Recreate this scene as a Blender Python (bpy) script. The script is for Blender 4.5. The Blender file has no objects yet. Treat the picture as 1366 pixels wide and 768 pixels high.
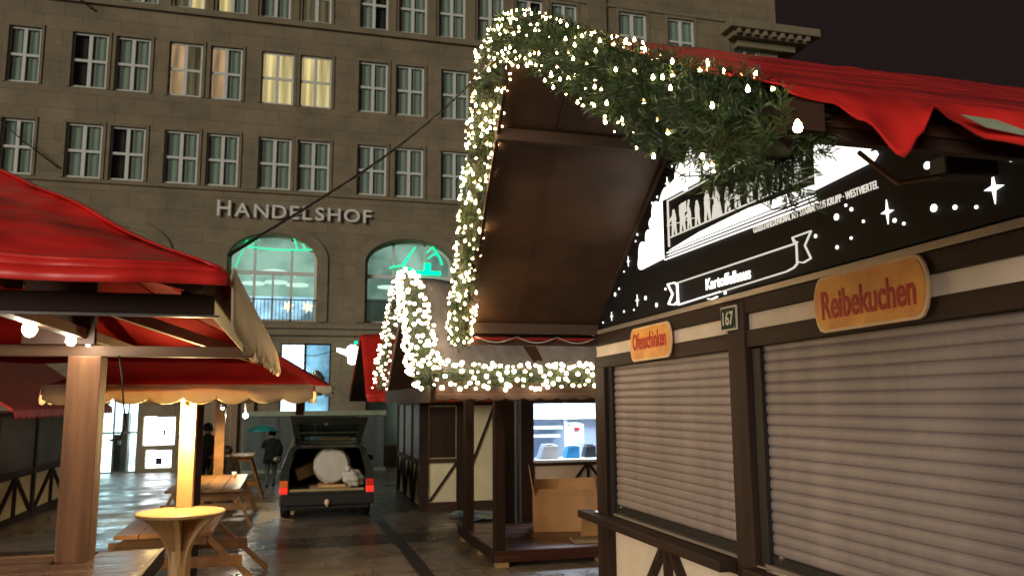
import bpy, bmesh, math, random
from mathutils import Vector, Matrix, noise
R = math.radians
random.seed(7)
sc = bpy.context.scene
C = sc.collection

# ------------------------------------------------------------------ materials
def new_mat(name):
    m = bpy.data.materials.new(name); m.use_nodes = True
    nt = m.node_tree
    for n in list(nt.nodes): nt.nodes.remove(n)
    out = nt.nodes.new('ShaderNodeOutputMaterial')
    return m, nt, out

def pbr(name, col, rough=.6, var=.25, scale=3.0, stretch=(1, 1, 1), metal=0., bump=.0, bscale=None, bdist=.02, bdet=6, rvar=.0, emit=None, estr=0., coat=0., spec=.5, col2=None, detail=5):
    """Principled surface whose colour and roughness wander with a stretched noise."""
    m, nt, out = new_mat(name)
    b = nt.nodes.new('ShaderNodeBsdfPrincipled')
    nt.links.new(b.outputs[0], out.inputs[0])
    tc = nt.nodes.new('ShaderNodeTexCoord'); mp = nt.nodes.new('ShaderNodeMapping')
    mp.inputs['Scale'].default_value = stretch
    nt.links.new(tc.outputs['Object'], mp.inputs[0])
    no = nt.nodes.new('ShaderNodeTexNoise'); no.inputs['Scale'].default_value = scale; no.inputs['Detail'].default_value = detail
    no.inputs['Roughness'].default_value = .6
    nt.links.new(mp.outputs[0], no.inputs['Vector'])
    cr = nt.nodes.new('ShaderNodeValToRGB')
    a = col; c2 = col2 or col
    cr.color_ramp.elements[0].position = .3; cr.color_ramp.elements[1].position = .7
    cr.color_ramp.elements[0].color = (*[max(0, x * (1 - var)) for x in a], 1)
    cr.color_ramp.elements[1].color = (*[min(1, x * (1 + var)) for x in c2], 1)
    nt.links.new(no.outputs['Fac'], cr.inputs[0]); nt.links.new(cr.outputs[0], b.inputs['Base Color'])
    b.inputs['Metallic'].default_value = metal
    b.inputs['Roughness'].default_value = rough
    b.inputs['Specular IOR Level'].default_value = spec
    if coat: b.inputs['Coat Weight'].default_value = coat; b.inputs['Coat Roughness'].default_value = .15
    if rvar:
        mr = nt.nodes.new('ShaderNodeMapRange'); mr.inputs[3].default_value = max(.03, rough - rvar); mr.inputs[4].default_value = min(1, rough + rvar)
        mr.inputs[1].default_value = .3; mr.inputs[2].default_value = .7
        nt.links.new(no.outputs['Fac'], mr.inputs[0]); nt.links.new(mr.outputs[0], b.inputs['Roughness'])
    if bump:
        n2 = nt.nodes.new('ShaderNodeTexNoise'); n2.inputs['Scale'].default_value = bscale or scale * 3; n2.inputs['Detail'].default_value = bdet
        nt.links.new(mp.outputs[0], n2.inputs['Vector'])
        bp = nt.nodes.new('ShaderNodeBump'); bp.inputs['Strength'].default_value = bump; bp.inputs['Distance'].default_value = bdist
        nt.links.new(n2.outputs['Fac'], bp.inputs['Height']); nt.links.new(bp.outputs[0], b.inputs['Normal'])
    if emit:
        b.inputs['Emission Color'].default_value = (*emit, 1); b.inputs['Emission Strength'].default_value = estr
    return m

def cloth(name, col, through):
    """Thin woven cloth: part of the light falling on its back comes through."""
    m = pbr(name, col, .75, .14, 5, bump=.35, bscale=9); nt = m.node_tree
    b = next(n for n in nt.nodes if n.type == 'BSDF_PRINCIPLED'); out = next(n for n in nt.nodes if n.type == 'OUTPUT_MATERIAL')
    t = nt.nodes.new('ShaderNodeBsdfTranslucent'); t.inputs[0].default_value = (*col, 1)
    mx = nt.nodes.new('ShaderNodeMixShader'); mx.inputs[0].default_value = through
    nt.links.new(b.outputs[0], mx.inputs[1]); nt.links.new(t.outputs[0], mx.inputs[2]); nt.links.new(mx.outputs[0], out.inputs[0])
    return m

def glow(name, col, strength, scale=None, var=.5, stretch=(1, 1, 1)):
    m, nt, out = new_mat(name)
    e = nt.nodes.new('ShaderNodeEmission'); e.inputs[0].default_value = (*col, 1); e.inputs[1].default_value = strength
    nt.links.new(e.outputs[0], out.inputs[0])
    if scale:
        tc = nt.nodes.new('ShaderNodeTexCoord'); mp = nt.nodes.new('ShaderNodeMapping'); mp.inputs['Scale'].default_value = stretch
        no = nt.nodes.new('ShaderNodeTexNoise'); no.inputs['Scale'].default_value = scale; no.inputs['Detail'].default_value = 3
        nt.links.new(tc.outputs['Object'], mp.inputs[0]); nt.links.new(mp.outputs[0], no.inputs['Vector'])
        mr = nt.nodes.new('ShaderNodeMapRange'); mr.inputs[1].default_value = .35; mr.inputs[2].default_value = .65
        mr.inputs[3].default_value = strength * (1 - var); mr.inputs[4].default_value = strength * (1 + var)
        nt.links.new(no.outputs['Fac'], mr.inputs[0]); nt.links.new(mr.outputs[0], e.inputs[1])
    return m

def pane_mat(name, tint=(1, 1, 1), gloss=.12, rough=.03):
    m, nt, out = new_mat(name)
    t = nt.nodes.new('ShaderNodeBsdfTransparent'); t.inputs[0].default_value = (*tint, 1)
    g = nt.nodes.new('ShaderNodeBsdfGlossy'); g.inputs['Roughness'].default_value = rough; g.inputs[0].default_value = (.9, .95, .95, 1)
    mx = nt.nodes.new('ShaderNodeMixShader'); mx.inputs[0].default_value = gloss
    nt.links.new(t.outputs[0], mx.inputs[1]); nt.links.new(g.outputs[0], mx.inputs[2]); nt.links.new(mx.outputs[0], out.inputs[0])
    return m

def brick_mat(name, col, col2, mortar, bw, bh, msize, rough, var_scale, bump=.3, rlo=None, offset=.5, axis='XZ', stain=.35):
    """Coursed stone or paving: a brick pattern for the joints, noise for stains and wetness."""
    m, nt, out = new_mat(name)
    b = nt.nodes.new('ShaderNodeBsdfPrincipled'); nt.links.new(b.outputs[0], out.inputs[0])
    tc = nt.nodes.new('ShaderNodeTexCoord')
    sep = nt.nodes.new('ShaderNodeSeparateXYZ'); com = nt.nodes.new('ShaderNodeCombineXYZ')
    nt.links.new(tc.outputs['Object'], sep.inputs[0])
    nt.links.new(sep.outputs[axis[0]], com.inputs[0]); nt.links.new(sep.outputs[axis[1]], com.inputs[1])
    br = nt.nodes.new('ShaderNodeTexBrick')
    br.inputs['Color1'].default_value = (*col, 1); br.inputs['Color2'].default_value = (*col2, 1); br.inputs['Mortar'].default_value = (*mortar, 1)
    br.inputs['Scale'].default_value = 1; br.inputs['Mortar Size'].default_value = msize; br.inputs['Mortar Smooth'].default_value = .3
    br.inputs['Brick Width'].default_value = bw; br.inputs['Row Height'].default_value = bh; br.offset = offset
    nt.links.new(com.outputs[0], br.inputs['Vector'])
    no = nt.nodes.new('ShaderNodeTexNoise'); no.inputs['Scale'].default_value = var_scale; no.inputs['Detail'].default_value = 7; no.inputs['Roughness'].default_value = .65
    nt.links.new(tc.outputs['Object'], no.inputs['Vector'])
    mr = nt.nodes.new('ShaderNodeMapRange'); mr.inputs[1].default_value = .3; mr.inputs[2].default_value = .7; mr.inputs[3].default_value = 1 - stain; mr.inputs[4].default_value = 1 + stain
    nt.links.new(no.outputs['Fac'], mr.inputs[0])
    mix = nt.nodes.new('ShaderNodeVectorMath'); mix.operation = 'MULTIPLY'
    nt.links.new(br.outputs['Color'], mix.inputs[0]); nt.links.new(mr.outputs[0], mix.inputs[1])
    nt.links.new(mix.outputs[0], b.inputs['Base Color'])
    b.inputs['Roughness'].default_value = rough
    if rlo is not None:
        n3 = nt.nodes.new('ShaderNodeTexNoise'); n3.inputs['Scale'].default_value = .9; n3.inputs['Detail'].default_value = 6; n3.inputs['Roughness'].default_value = .7
        nt.links.new(tc.outputs['Object'], n3.inputs['Vector'])
        m2 = nt.nodes.new('ShaderNodeMapRange'); m2.inputs[1].default_value = .35; m2.inputs[2].default_value = .62; m2.inputs[3].default_value = rlo; m2.inputs[4].default_value = rough
        nt.links.new(n3.outputs['Fac'], m2.inputs[0]); nt.links.new(m2.outputs[0], b.inputs['Roughness'])
    n4 = nt.nodes.new('ShaderNodeTexNoise'); n4.inputs['Scale'].default_value = var_scale * 12; n4.inputs['Detail'].default_value = 4
    nt.links.new(tc.outputs['Object'], n4.inputs['Vector'])
    ad = nt.nodes.new('ShaderNodeMath'); ad.operation = 'MULTIPLY_ADD'; ad.inputs[1].default_value = -1.2
    nt.links.new(br.outputs['Fac'], ad.inputs[0]); nt.links.new(n4.outputs['Fac'], ad.inputs[2])
    bp = nt.nodes.new('ShaderNodeBump'); bp.inputs['Strength'].default_value = bump; bp.inputs['Distance'].default_value = .012
    nt.links.new(ad.outputs[0], bp.inputs['Height']); nt.links.new(bp.outputs[0], b.inputs['Normal'])
    return m

V3 = (1, 1, .08); X3 = (.08, 1, 1); Y3 = (1, .08, 1)       # grain along z, x, y
M = dict(
    stone=brick_mat('facade_stone', (.232, .196, .126), (.205, .174, .112), (.16, .136, .09), 1.35, .62, .016, .85, .55, .35, stain=.30),
    trim=pbr('stone_trim', (.215, .186, .12), .85, .2, 1.5, bump=.2),
    slab=brick_mat('wet_paving', (.25, .212, .168), (.20, .17, .136), (.09, .078, .064), 1.1, .55, .012, .48, .8, .25, .15, .5, 'XY', .45),
    cobble=brick_mat('wet_cobbles', (.13, .11, .09), (.09, .077, .064), (.012, .011, .01), .13, .12, .016, .4, 1.3, .9, .14, .5, 'XY', .5),
    drain=pbr('drain_iron', (.03, .035, .034), .35, .3, 20, metal=.4),
    sash=pbr('white_window_paint', (.66, .71, .68), .5, .08, 6),
    curtain=pbr('grey_green_curtain', (.33, .375, .335), .9, .2, 1.2, (6, 6, .25)),
    curtain_dark=pbr('dark_room', (.035, .03, .028), .9, .4, 1.5),
    curtain_lit=glow('lit_yellow_curtain', (1, .74, .33), .62, 1.6, .55, (3, 1, .1)),
    curtain_peach=glow('lit_peach_room', (1, .6, .32), .42, 1.2, .5, (2, 1, .2)),
    curtain_dim=glow('dim_lit_curtain', (.75, .58, .32), .13, 1.6, .6, (4, 1, .1)),
    pane=pane_mat('window_pane', (.88, .97, .94), .10),
    shop_pane=pane_mat('shop_pane', (.9, 1, 1), .08),
    grey_letter=pbr('pale_letter_metal', (.72, .75, .72), .45, .12, 3),
    hall=glow('hall_green_glow', (.30, .48, .39), .72, .6, .5),
    hall_low=glow('hall_blue_glow', (.42, .72, .95), 1.0, .9, .7),
    hall_lamp=glow('hall_ceiling_lamp', (.72, 1, .86), .95),
    star_lamp=glow('star_lantern', (1, .78, .45), 2.2),
    shop_glow=glow('shop_white_light', (.70, .95, 1), 4.2, .5, .7),
    shop_blue=glow('shop_blue_light', (.30, .62, .85), .8, .8, .7),
    poster=glow('backlit_poster', (.92, .97, 1), 4.0),
    green_led=glow('green_light_chain', (.0, .85, .35), 1.7),
    fig=glow('white_lit_figure', (1, 1, .97), 3.5),
    fairy=glow('fairy_light_glow', (1, .70, .36), 60),
    fairy_far=glow('fairy_light_glow_white', (1, .78, .50), 20),
    bulb_halo=glow('amber_bulb_halo', (1, .56, .16), 2.2),  # golden halo of the lights painted onto the bulb ends
    sign_white=glow('backlit_white', (1, .965, .88), 1.7),
    sign_cream=glow('backlit_cream', (1, .93, .78), .62),
    sign_black=pbr('black_sign_panel', (.008, .0085, .011), .6, .3, 4, spec=.18),
    needle=pbr('fir_needle', (.014, .040, .020), .5, .55, 9, col2=(.042, .085, .025)),
    twig=pbr('garland_core', (.022, .03, .014), .9, .4, 12),
    underside_shade=pbr('red_tent_underside_shade', (.20, .004, .003), .9, .3, 2, bump=.3, spec=.08),  # canopy underside darkened in colour to paint in the shade below
    wire=pbr('black_cable', (.012, .012, .012), .5, .2, 8),
    white_wire=pbr('white_cable', (.5, .46, .42), .5, .1, 8),
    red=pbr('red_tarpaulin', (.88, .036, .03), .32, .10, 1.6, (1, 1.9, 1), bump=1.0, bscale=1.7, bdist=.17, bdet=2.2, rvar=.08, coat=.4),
    red_dull=pbr('red_tarpaulin_dull', (.60, .022, .014), .5, .3, 1.7, bump=.4, bscale=5),
    cream=cloth('cream_valance', (.82, .72, .54), .42),
    grey_tarp=pbr('grey_tarpaulin', (.30, .275, .26), .35, .25, 2.5, (3, 1, 1), bump=.5, bscale=5),
    dark=pbr('dark_brown_timber', (.036, .019, .014), .62, .45, 5, V3, bump=.25, spec=.25),
    dark_y=pbr('dark_brown_timber_rail', (.036, .019, .014), .62, .45, 5, Y3, bump=.25, spec=.25),
    dark_x=pbr('dark_brown_timber_beam', (.055, .026, .016), .7, .4, 5, X3, bump=.25),
    post=pbr('weathered_spruce_post', (.20, .088, .038), .8, .55, 5, V3, bump=.4, col2=(.25, .12, .058)),
    under=pbr('stained_tent_beam', (.13, .068, .036), .6, .4, 5, X3, bump=.2),
    pale=pbr('fresh_pine', (.52, .34, .15), .5, .25, 5, V3, bump=.2),
    pale_x=pbr('fresh_pine_top', (.50, .33, .16), .38, .25, 5, X3, bump=.15),
    plank=pbr('varnished_plank', (.30, .165, .07), .32, .35, 5, Y3, bump=.2),
    wet_board=pbr('wet_table_board', (.20, .115, .075), .22, .4, 6, X3, bump=.5, bscale=60, rvar=.12),
    soffit=pbr('brown_soffit_board', (.075, .038, .019), .6, .5, 2.2, (.5, 1, 1), bump=.15, detail=9),
    soffit_b=pbr('dark_soffit_rail', (.07, .042, .028), .5, .3, 4, X3),
    plaster=pbr('cream_plaster', (.80, .69, .57), .75, .12, 2, bump=.1),
    plaster_y=pbr('yellow_plaster', (.80, .73, .48), .8, .12, 2, bump=.1),
    grey_panel=pbr('grey_shutter_panel', (.20, .23, .24), .6, .15, 2),
    dark_panel=pbr('dark_shutter_panel', (.10, .105, .085), .6, .25, 1.5),
    shutter=pbr('roller_shutter', (.285, .238, .228), .5, .2, 1.4, (1, 2.4, .3), bump=.05),
    alu=pbr('aluminium_trim', (.40, .35, .31), .4, .15, 6, Y3, metal=.5),
    black=pbr('black_rubber', (.014, .013, .013), .6, .3, 8),
    orange=pbr('orange_sign_board', (.95, .34, .06), .5, .2, 5, col2=(.97, .44, .09)),
    orange_rim=pbr('sign_rim', (.86, .60, .36), .45, .1, 5),
    red_paint=pbr('red_sign_paint', (.50, .012, .01), .5, .1, 5),
    numgreen=pbr('dark_green_enamel', (.014, .03, .02), .65, .2, 6, spec=.2),
    numwhite=pbr('white_enamel', (.62, .60, .52), .35, .1, 6),
    car=pbr('dark_green_car_paint', (.038, .052, .044), .22, .15, 3, coat=.8, metal=.3),
    car_in=pbr('car_lining', (.022, .021, .02), .85, .3, 6),
    chrome=pbr('chrome', (.55, .55, .52), .2, .1, 6, metal=1),
    tail_red=pbr('tail_lamp_red', (.5, .02, .015), .2, .1, 6, emit=(1, .03, .015), estr=.16),
    tail_lit=pbr('tail_lamp_lit', (.6, .02, .015), .2, .1, 6, emit=(1, .04, .02), estr=.7),
    tail_amber=pbr('tail_lamp_amber', (.6, .12, .02), .2, .1, 6, emit=(1, .16, .03), estr=.16),
    car_glass=pane_mat('car_glass', (.25, .3, .28), .22),
    rubber=pbr('tyre_rubber', (.016, .016, .016), .75, .3, 10),
    rim=pbr('grey_wheel_rim', (.22, .22, .22), .4, .2, 8, metal=.7),
    wrap=pbr('white_plastic_wrap', (.60, .58, .50), .5, .14, 5, bump=.7, bscale=6),
    bag=pbr('white_sack', (.58, .57, .50), .5, .14, 6, bump=.8, bscale=9),
    card=pbr('brown_cardboard', (.72, .41, .19), .75, .14, 3, bump=.1),
    card_edge=pbr('pale_cardboard', (.42, .31, .15), .75, .12, 3),
    ground_reflection=pbr('blue_reflection_sheet', (.16, .30, .45), .16, .3, 4, bump=.9, bscale=9),
    deck=pbr('dark_red_deck', (.090, .030, .020), .30, .35, 5, X3, bump=.2, rvar=.1),
    block=pbr('pale_wood_block', (.46, .30, .13), .7, .25, 5, X3),
    hoard=pbr('grey_green_hoarding', (.115, .15, .14), .45, .3, 1.2, (3, 1, .4)),
    hoard_top=pbr('pale_green_rail', (.34, .40, .29), .5, .2, 3),
    jacket=pbr('black_coat', (.012, .011, .012), .85, .3, 9),
    jeans=pbr('pale_jeans', (.16, .19, .23), .85, .25, 12),
    skin=pbr('skin', (.42, .25, .18), .6, .1, 12),
    hair=pbr('dark_hair', (.018, .013, .01), .6, .3, 15),
    shoe=pbr('black_shoe', (.012, .011, .010), .5, .2, 9),
    red_cloth=pbr('red_bag_cloth', (.42, .025, .02), .7, .2, 6),
    teal=pbr('teal_umbrella', (.01, .20, .21), .45, .2, 4),
    steel=pbr('steel', (.35, .34, .33), .35, .15, 9, metal=.9),
    lamp_white=glow('bulb_warm_white', (1, .88, .68), 370),
    lamp_small=glow('bulb_warm_small', (1, .88, .68), 200),
    lamp_yellow=glow('downlight_glow', (1, .74, .34), 60),
    kiosk_wall=pbr('kiosk_blue_grey_wall', (.42, .50, .62), .6, .15, 3),
    kiosk_white=pbr('kiosk_white', (.8, .82, .84), .5, .05, 4),
    tube=glow('kiosk_tube_light', (.78, .90, 1), 14),
    blue_box=pbr('blue_carton', (.03, .26, .55), .5, .2, 5),
    navy_box=pbr('black_box_material', (.012, .014, .02), .5, .2, 5),
    paper=pbr('white_paper', (.8, .8, .8), .8, .06, 6),
    sheen=pbr('pale_green_sheen', (.42, .50, .36), .35, .25, 9),
    brass=pbr('brown_door_wood', (.26, .165, .095), .5, .3, 4, V3),
)

# ------------------------------------------------------------------ mesh building
class MB:
    def __init__(s): s.v = []; s.f = []; s.sm = []
    def add(s, vs, fs, smooth=False):
        o = len(s.v); s.v += [tuple(p) for p in vs]; s.f += [tuple(i + o for i in f) for f in fs]; s.sm += [smooth] * len(fs); return s
    def box(s, x0, x1, y0, y1, z0, z1):
        vs = [(x, y, z) for x in (x0, x1) for y in (y0, y1) for z in (z0, z1)]
        return s.add(vs, [(0, 1, 3, 2), (4, 6, 7, 5), (0, 4, 5, 1), (2, 3, 7, 6), (0, 2, 6, 4), (1, 5, 7, 3)])
    def bar(s, p, q, w, h, up=(0, 0, 1)):
        p, q = Vector(p), Vector(q); d = (q - p).normalized(); u = Vector(up)
        a = d.cross(u)
        if a.length < 1e-4: a = d.cross(Vector((1, 0, 0)))
        a.normalize(); b = a.cross(d).normalized(); a = a * w / 2; b = b * h / 2
        vs = [p - a - b, p - a + b, p + a - b, p + a + b, q - a - b, q - a + b, q + a - b, q + a + b]
        return s.add(vs, [(0, 1, 3, 2), (4, 6, 7, 5), (0, 4, 5, 1), (2, 3, 7, 6), (0, 2, 6, 4), (1, 5, 7, 3)])
    def tube(s, pts, r, n=8, cap=True):
        pts = [Vector(p) for p in pts]; rings = []; o = len(s.v)
        rr = r if isinstance(r, (list, tuple)) else [r] * len(pts)
        for i, p in enumerate(pts):
            d = (pts[min(i + 1, len(pts) - 1)] - pts[max(i - 1, 0)]).normalized()
            a = d.cross(Vector((0, 0, 1)))
            if a.length < 1e-3: a = d.cross(Vector((1, 0, 0)))
            a.normalize(); b = a.cross(d)
            rings.append([p + (a * math.cos(t) + b * math.sin(t)) * rr[i] for t in (2 * math.pi * k / n for k in range(n))])
        vs = [v for r_ in rings for v in r_]
        fs = [(i * n + k, i * n + (k + 1) % n, (i + 1) * n + (k + 1) % n, (i + 1) * n + k) for i in range(len(pts) - 1) for k in range(n)]
        if cap: fs += [tuple(range(n))[::-1], tuple((len(pts) - 1) * n + k for k in range(n))]
        return s.add(vs, fs, True)
    def lathe(s, prof, n=16, c=(0, 0, 0), sx=1, sy=1):
        m = len(prof)
        vs = [(c[0] + r * sx * math.cos(2 * math.pi * k / n), c[1] + r * sy * math.sin(2 * math.pi * k / n), c[2] + z) for r, z in prof for k in range(n)]
        fs = [(i * n + k, i * n + (k + 1) % n, (i + 1) * n + (k + 1) % n, (i + 1) * n + k) for i in range(m - 1) for k in range(n)]
        fs += [tuple(range(n))[::-1], tuple((m - 1) * n + k for k in range(n))]
        return s.add(vs, fs, True)
    def prism(s, pts, off):
        """pts: planar 3-D outline; off: extrusion vector."""
        n = len(pts); off = Vector(off); pts = [Vector(p) for p in pts]
        vs = pts + [p + off for p in pts]
        fs = [tuple(range(n)), tuple(range(2 * n - 1, n - 1, -1))] + [(i, n + i, n + (i + 1) % n, (i + 1) % n) for i in range(n)]
        return s.add(vs, fs)
    def grid(s, fn, nu, nv, smooth=True):
        vs = [fn(i / nu, j / nv) for i in range(nu + 1) for j in range(nv + 1)]
        fs = [(i * (nv + 1) + j, (i + 1) * (nv + 1) + j, (i + 1) * (nv + 1) + j + 1, i * (nv + 1) + j + 1) for i in range(nu) for j in range(nv)]
        return s.add(vs, fs, smooth)

WL = {}
def wloc(o): return WL.get(o.name, Vector((0, 0, 0)))
def build(mb, name, mat, parent=None, bevel=0, solid=0, underside_shade=None, local=False, fix=True, loc=None):
    """Link mb as ONE mesh object. World coordinates are shifted to the parent's base."""
    base = wloc(parent) if parent is not None else (Vector(loc) if loc is not None else Vector((0, 0, 0)))
    sh = Vector((0, 0, 0)) if local else base
    me = bpy.data.meshes.new(name)
    me.from_pydata([tuple(Vector(p) - sh) for p in mb.v], [], mb.f)
    me.polygons.foreach_set('use_smooth', mb.sm)
    me.update()
    if fix and len(mb.f) < 60000:
        bm = bmesh.new(); bm.from_mesh(me); bmesh.ops.recalc_face_normals(bm, faces=bm.faces); bm.to_mesh(me); bm.free()
    if underside_shade:                              # cloth with shade painted on its underside: every face looks up
        bm = bmesh.new(); bm.from_mesh(me); bm.normal_update()
        bmesh.ops.reverse_faces(bm, faces=[f for f in bm.faces if f.normal.z < -.02]); bm.to_mesh(me); bm.free()
    me.materials.append(M[mat] if isinstance(mat, str) else mat)
    o = bpy.data.objects.new(name, me); C.objects.link(o)
    if parent is not None: o.parent = parent
    elif loc is not None: o.location = loc
    WL[o.name] = base
    if bevel:
        md = o.modifiers.new('edge', 'BEVEL'); md.width = bevel; md.segments = 2; md.limit_method = 'ANGLE'; md.angle_limit = R(50)
    if solid:
        md = o.modifiers.new('thick', 'SOLIDIFY'); md.thickness = solid; md.offset = 0
        if underside_shade: me.materials.append(M[underside_shade]); md.material_offset = 1
    return o
def tag(o, label, cat, group=None):
    o['label'] = label; o['category'] = cat
    if group: o['group'] = group
    return o
def thing(name, label, cat, loc=(0, 0, 0), rz=0., group=None):
    o = bpy.data.objects.new(name, None); C.objects.link(o); o.location = loc; o.rotation_euler = (0, 0, rz)
    o.empty_display_size = .2; WL[o.name] = Vector(loc)
    return tag(o, label, cat, group)
def structure(o): o['kind'] = 'structure'; return o
def copy_tree(o, parent=None):
    c = o.copy(); C.objects.link(c); c.parent = parent; WL[c.name] = wloc(o)
    for ch in list(o.children): copy_tree(ch, c)
    return c
def put_copy(src, parent, loc):
    """A copy of a part (sharing its mesh) under another parent, moved to loc (parent space)."""
    c = src.copy(); C.objects.link(c); c.parent = parent; c.location = loc; WL[c.name] = wloc(parent); return c

_dg = None
def text_shape(s, bold=0.0, spacing=1.0, res=4):
    """Outline faces of a word: vertices in the text plane and faces, scaled to a unit box later."""
    cu = bpy.data.curves.new('lettering', 'FONT'); cu.body = s; cu.size = 1; cu.offset = bold; cu.resolution_u = res; cu.space_character = spacing; cu.extrude = .5
    o = bpy.data.objects.new('lettering', cu); C.objects.link(o)
    dg = bpy.context.evaluated_depsgraph_get(); dg.update()
    me = bpy.data.meshes.new_from_object(o.evaluated_get(dg))
    vs = [tuple(v.co) for v in me.vertices]; fs = [tuple(p.vertices) for p in me.polygons]
    bpy.data.objects.remove(o); bpy.data.curves.remove(cu); bpy.data.meshes.remove(me)
    return vs, fs
def text_on(mb, s, org, right, up, normal, w, h, depth=.01, bold=0., spacing=1., shear=0.):
    """Set word s into the box w x h whose lower-left corner is org; returns used width."""
    vs, fs = text_shape(s, bold, spacing)
    x0 = min(v[0] for v in vs); x1 = max(v[0] for v in vs); y0 = min(v[1] for v in vs); y1 = max(v[1] for v in vs)
    ky = h / (y1 - y0); kx = (w / (x1 - x0)) if w else ky
    org, right, up, normal = Vector(org), Vector(right), Vector(up), Vector(normal)
    mb.add([org + right * ((v[0] - x0) * kx + shear * (v[1] - y0) * ky) + up * ((v[1] - y0) * ky) + normal * (v[2] + .5) * depth for v in vs], fs)
    return (x1 - x0) * kx
def gz(y): return -.02 * max(0, y - 12)

# ------------------------------------------------------------------ camera, sky, sun
cam_d = bpy.data.cameras.new('camera'); cam = bpy.data.objects.new('camera', cam_d); C.objects.link(cam); sc.camera = cam
F = 1080.; YAW = R(15.4); PITCH = math.atan(151 / F); ROLL = R(.35)
cam_d.sensor_width = 36; cam_d.lens = 36 * F / 1366; cam_d.clip_end = 600; cam_d.clip_start = .05
sy, cy, sp, cp = math.sin(YAW), math.cos(YAW), math.sin(PITCH), math.cos(PITCH)
fw = Vector((sy * cp, cy * cp, sp)); r0 = Vector((cy, -sy, 0)); u0 = Vector((-sy * sp, -cy * sp, cp))
rt = r0 * math.cos(ROLL) - u0 * math.sin(ROLL); up = r0 * math.sin(ROLL) + u0 * math.cos(ROLL)
mw = Matrix((rt, up, -fw)).transposed().to_4x4(); mw.translation = (0, 0, 2.1); cam.matrix_world = mw
cam_d.dof.use_dof = True; cam_d.dof.focus_distance = 5.2; cam_d.dof.aperture_fstop = 3.2

w = bpy.data.worlds.new('World'); sc.world = w; w.use_nodes = True
nt = w.node_tree; bg = nt.nodes['Background']
SUN_EL, SUN_AZ = R(12), R(222)            # the street lighting behind the camera: low, broad, from -x and -y
sky = nt.nodes.new('ShaderNodeTexSky'); sky.sky_type = 'NISHITA'; sky.sun_disc = False; sky.sun_elevation = SUN_EL; sky.sun_rotation = SUN_AZ
hsv = nt.nodes.new('ShaderNodeHueSaturation'); hsv.inputs['Saturation'].default_value = 0
mixn = nt.nodes.new('ShaderNodeMixRGB'); mixn.inputs[0].default_value = .94; mixn.inputs[2].default_value = (8.5, 5.5, 5.2, 1)   # town glow on night cloud
nt.links.new(sky.outputs[0], hsv.inputs['Color']); nt.links.new(hsv.outputs[0], mixn.inputs[1]); nt.links.new(mixn.outputs[0], bg.inputs[0])
bg.inputs[1].default_value = .0014
sd = bpy.data.lights.new('street_glow', 'SUN'); sd.energy = 1.38; sd.angle = R(24); sd.color = (1, .88, .735)
so = bpy.data.objects.new('street_glow', sd); C.objects.link(so)
Ldir = Vector((-math.cos(SUN_EL) * .70, -math.cos(SUN_EL) * .714, math.sin(SUN_EL)))
so.rotation_euler = Ldir.to_track_quat('Z', 'Y').to_euler()
sc.view_settings.view_transform = 'Standard'; sc.view_settings.look = 'None'; sc.view_settings.exposure = .27; sc.view_settings.gamma = 1
sc.cycles.use_denoising = True
sc.cycles.max_bounces = 6; sc.cycles.sample_clamp_indirect = 4; sc.cycles.caustics_reflective = False; sc.cycles.caustics_refractive = False
try: sc.cycles.use_light_tree = True
except Exception: pass

def lamp(name, loc, energy, col, radius=.03, kind='POINT', aim=None, spot=60, blend=.5, size=None):
    d = bpy.data.lights.new(name, kind); d.energy = energy; d.color = col
    if kind == 'AREA': d.size = size or .5
    else: d.shadow_soft_size = radius
    if kind == 'SPOT': d.spot_size = R(spot); d.spot_blend = blend
    o = bpy.data.objects.new(name, d); C.objects.link(o); o.location = loc
    if aim is not None: o.rotation_euler = (Vector(loc) - Vector(aim)).to_track_quat('Z', 'Y').to_euler()
    return o

# ------------------------------------------------------------------ ground
g = MB()
ys = [-40, 12, 140]
for a, b in ((-40, 12), (12, 140)):
    g.add([(-90, a, gz(a)), (90, a, gz(a)), (90, b, gz(b)), (-90, b, gz(b))], [(0, 1, 2, 3)])
structure(build(g, 'ground', 'slab'))
def strip(name, x0, x1, y0, y1, mat, lift):
    m = MB(); yy = [y0] + ([12] if y0 < 12 < y1 else []) + [y1]
    for a, b in zip(yy, yy[1:]): m.add([(x0, a, gz(a) + lift), (x1, a, gz(a) + lift), (x1, b, gz(b) + lift), (x0, b, gz(b) + lift)], [(0, 1, 2, 3)])
    return structure(build(m, name, mat))
strip('paving_strip', -40, 40, 12.7, 13.7, 'cobble', .004)
strip('drain_channel', 1.62, 1.80, 2, 30, 'drain', .008)

# ------------------------------------------------------------------ hotel building
FY = 33.0
hotel = thing('hotel_building', 'long grey stone hotel front with rows of white windows and tall arches', 'building', (0, FY, gz(FY)))
XL, XR = -18.0, 22.7
rowA = [(-14.1, -12.85), (-12.35, -11.1)] + [(-10.6, -9.49), (-8.42, -7.15), (-6.88, -5.63), (-4.95, -3.7), (-3.4, -2.19), (-1.45, -.17), (.075, 1.35), (2.46, 3.68), (4.02, 5.23), (5.97, 7.18), (7.54, 8.8), (9.6, 10.85), (11.2, 12.45), (13.9, 15.1), (15.5, 16.7), (18.6, 19.8)]
rowC = [(-13.9, -12.7), (-12.1, -10.9), (-10.2, -9.0), (-8.4, -7.2), (-6.62, -5.45), (-4.85, -3.7), (-3.25, -2.07), (-1.54, -.38), (.09, 1.28), (2.46, 3.66), (4.11, 5.34), (5.84, 7.04), (7.58, 8.78), (9.37, 10.6), (11.02, 12.25), (14.31, 15.72), (16.81, 18.2), (20.25, 21.6)]
ROWS = [(10.57, 12.69, rowA), (14.13, 16.33, rowA), (17.82, 20.06, rowC)]
arches = [(-.71, 1.69), (4.72, 1.80), (10.15, 1.75)]
wall = MB()
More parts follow.
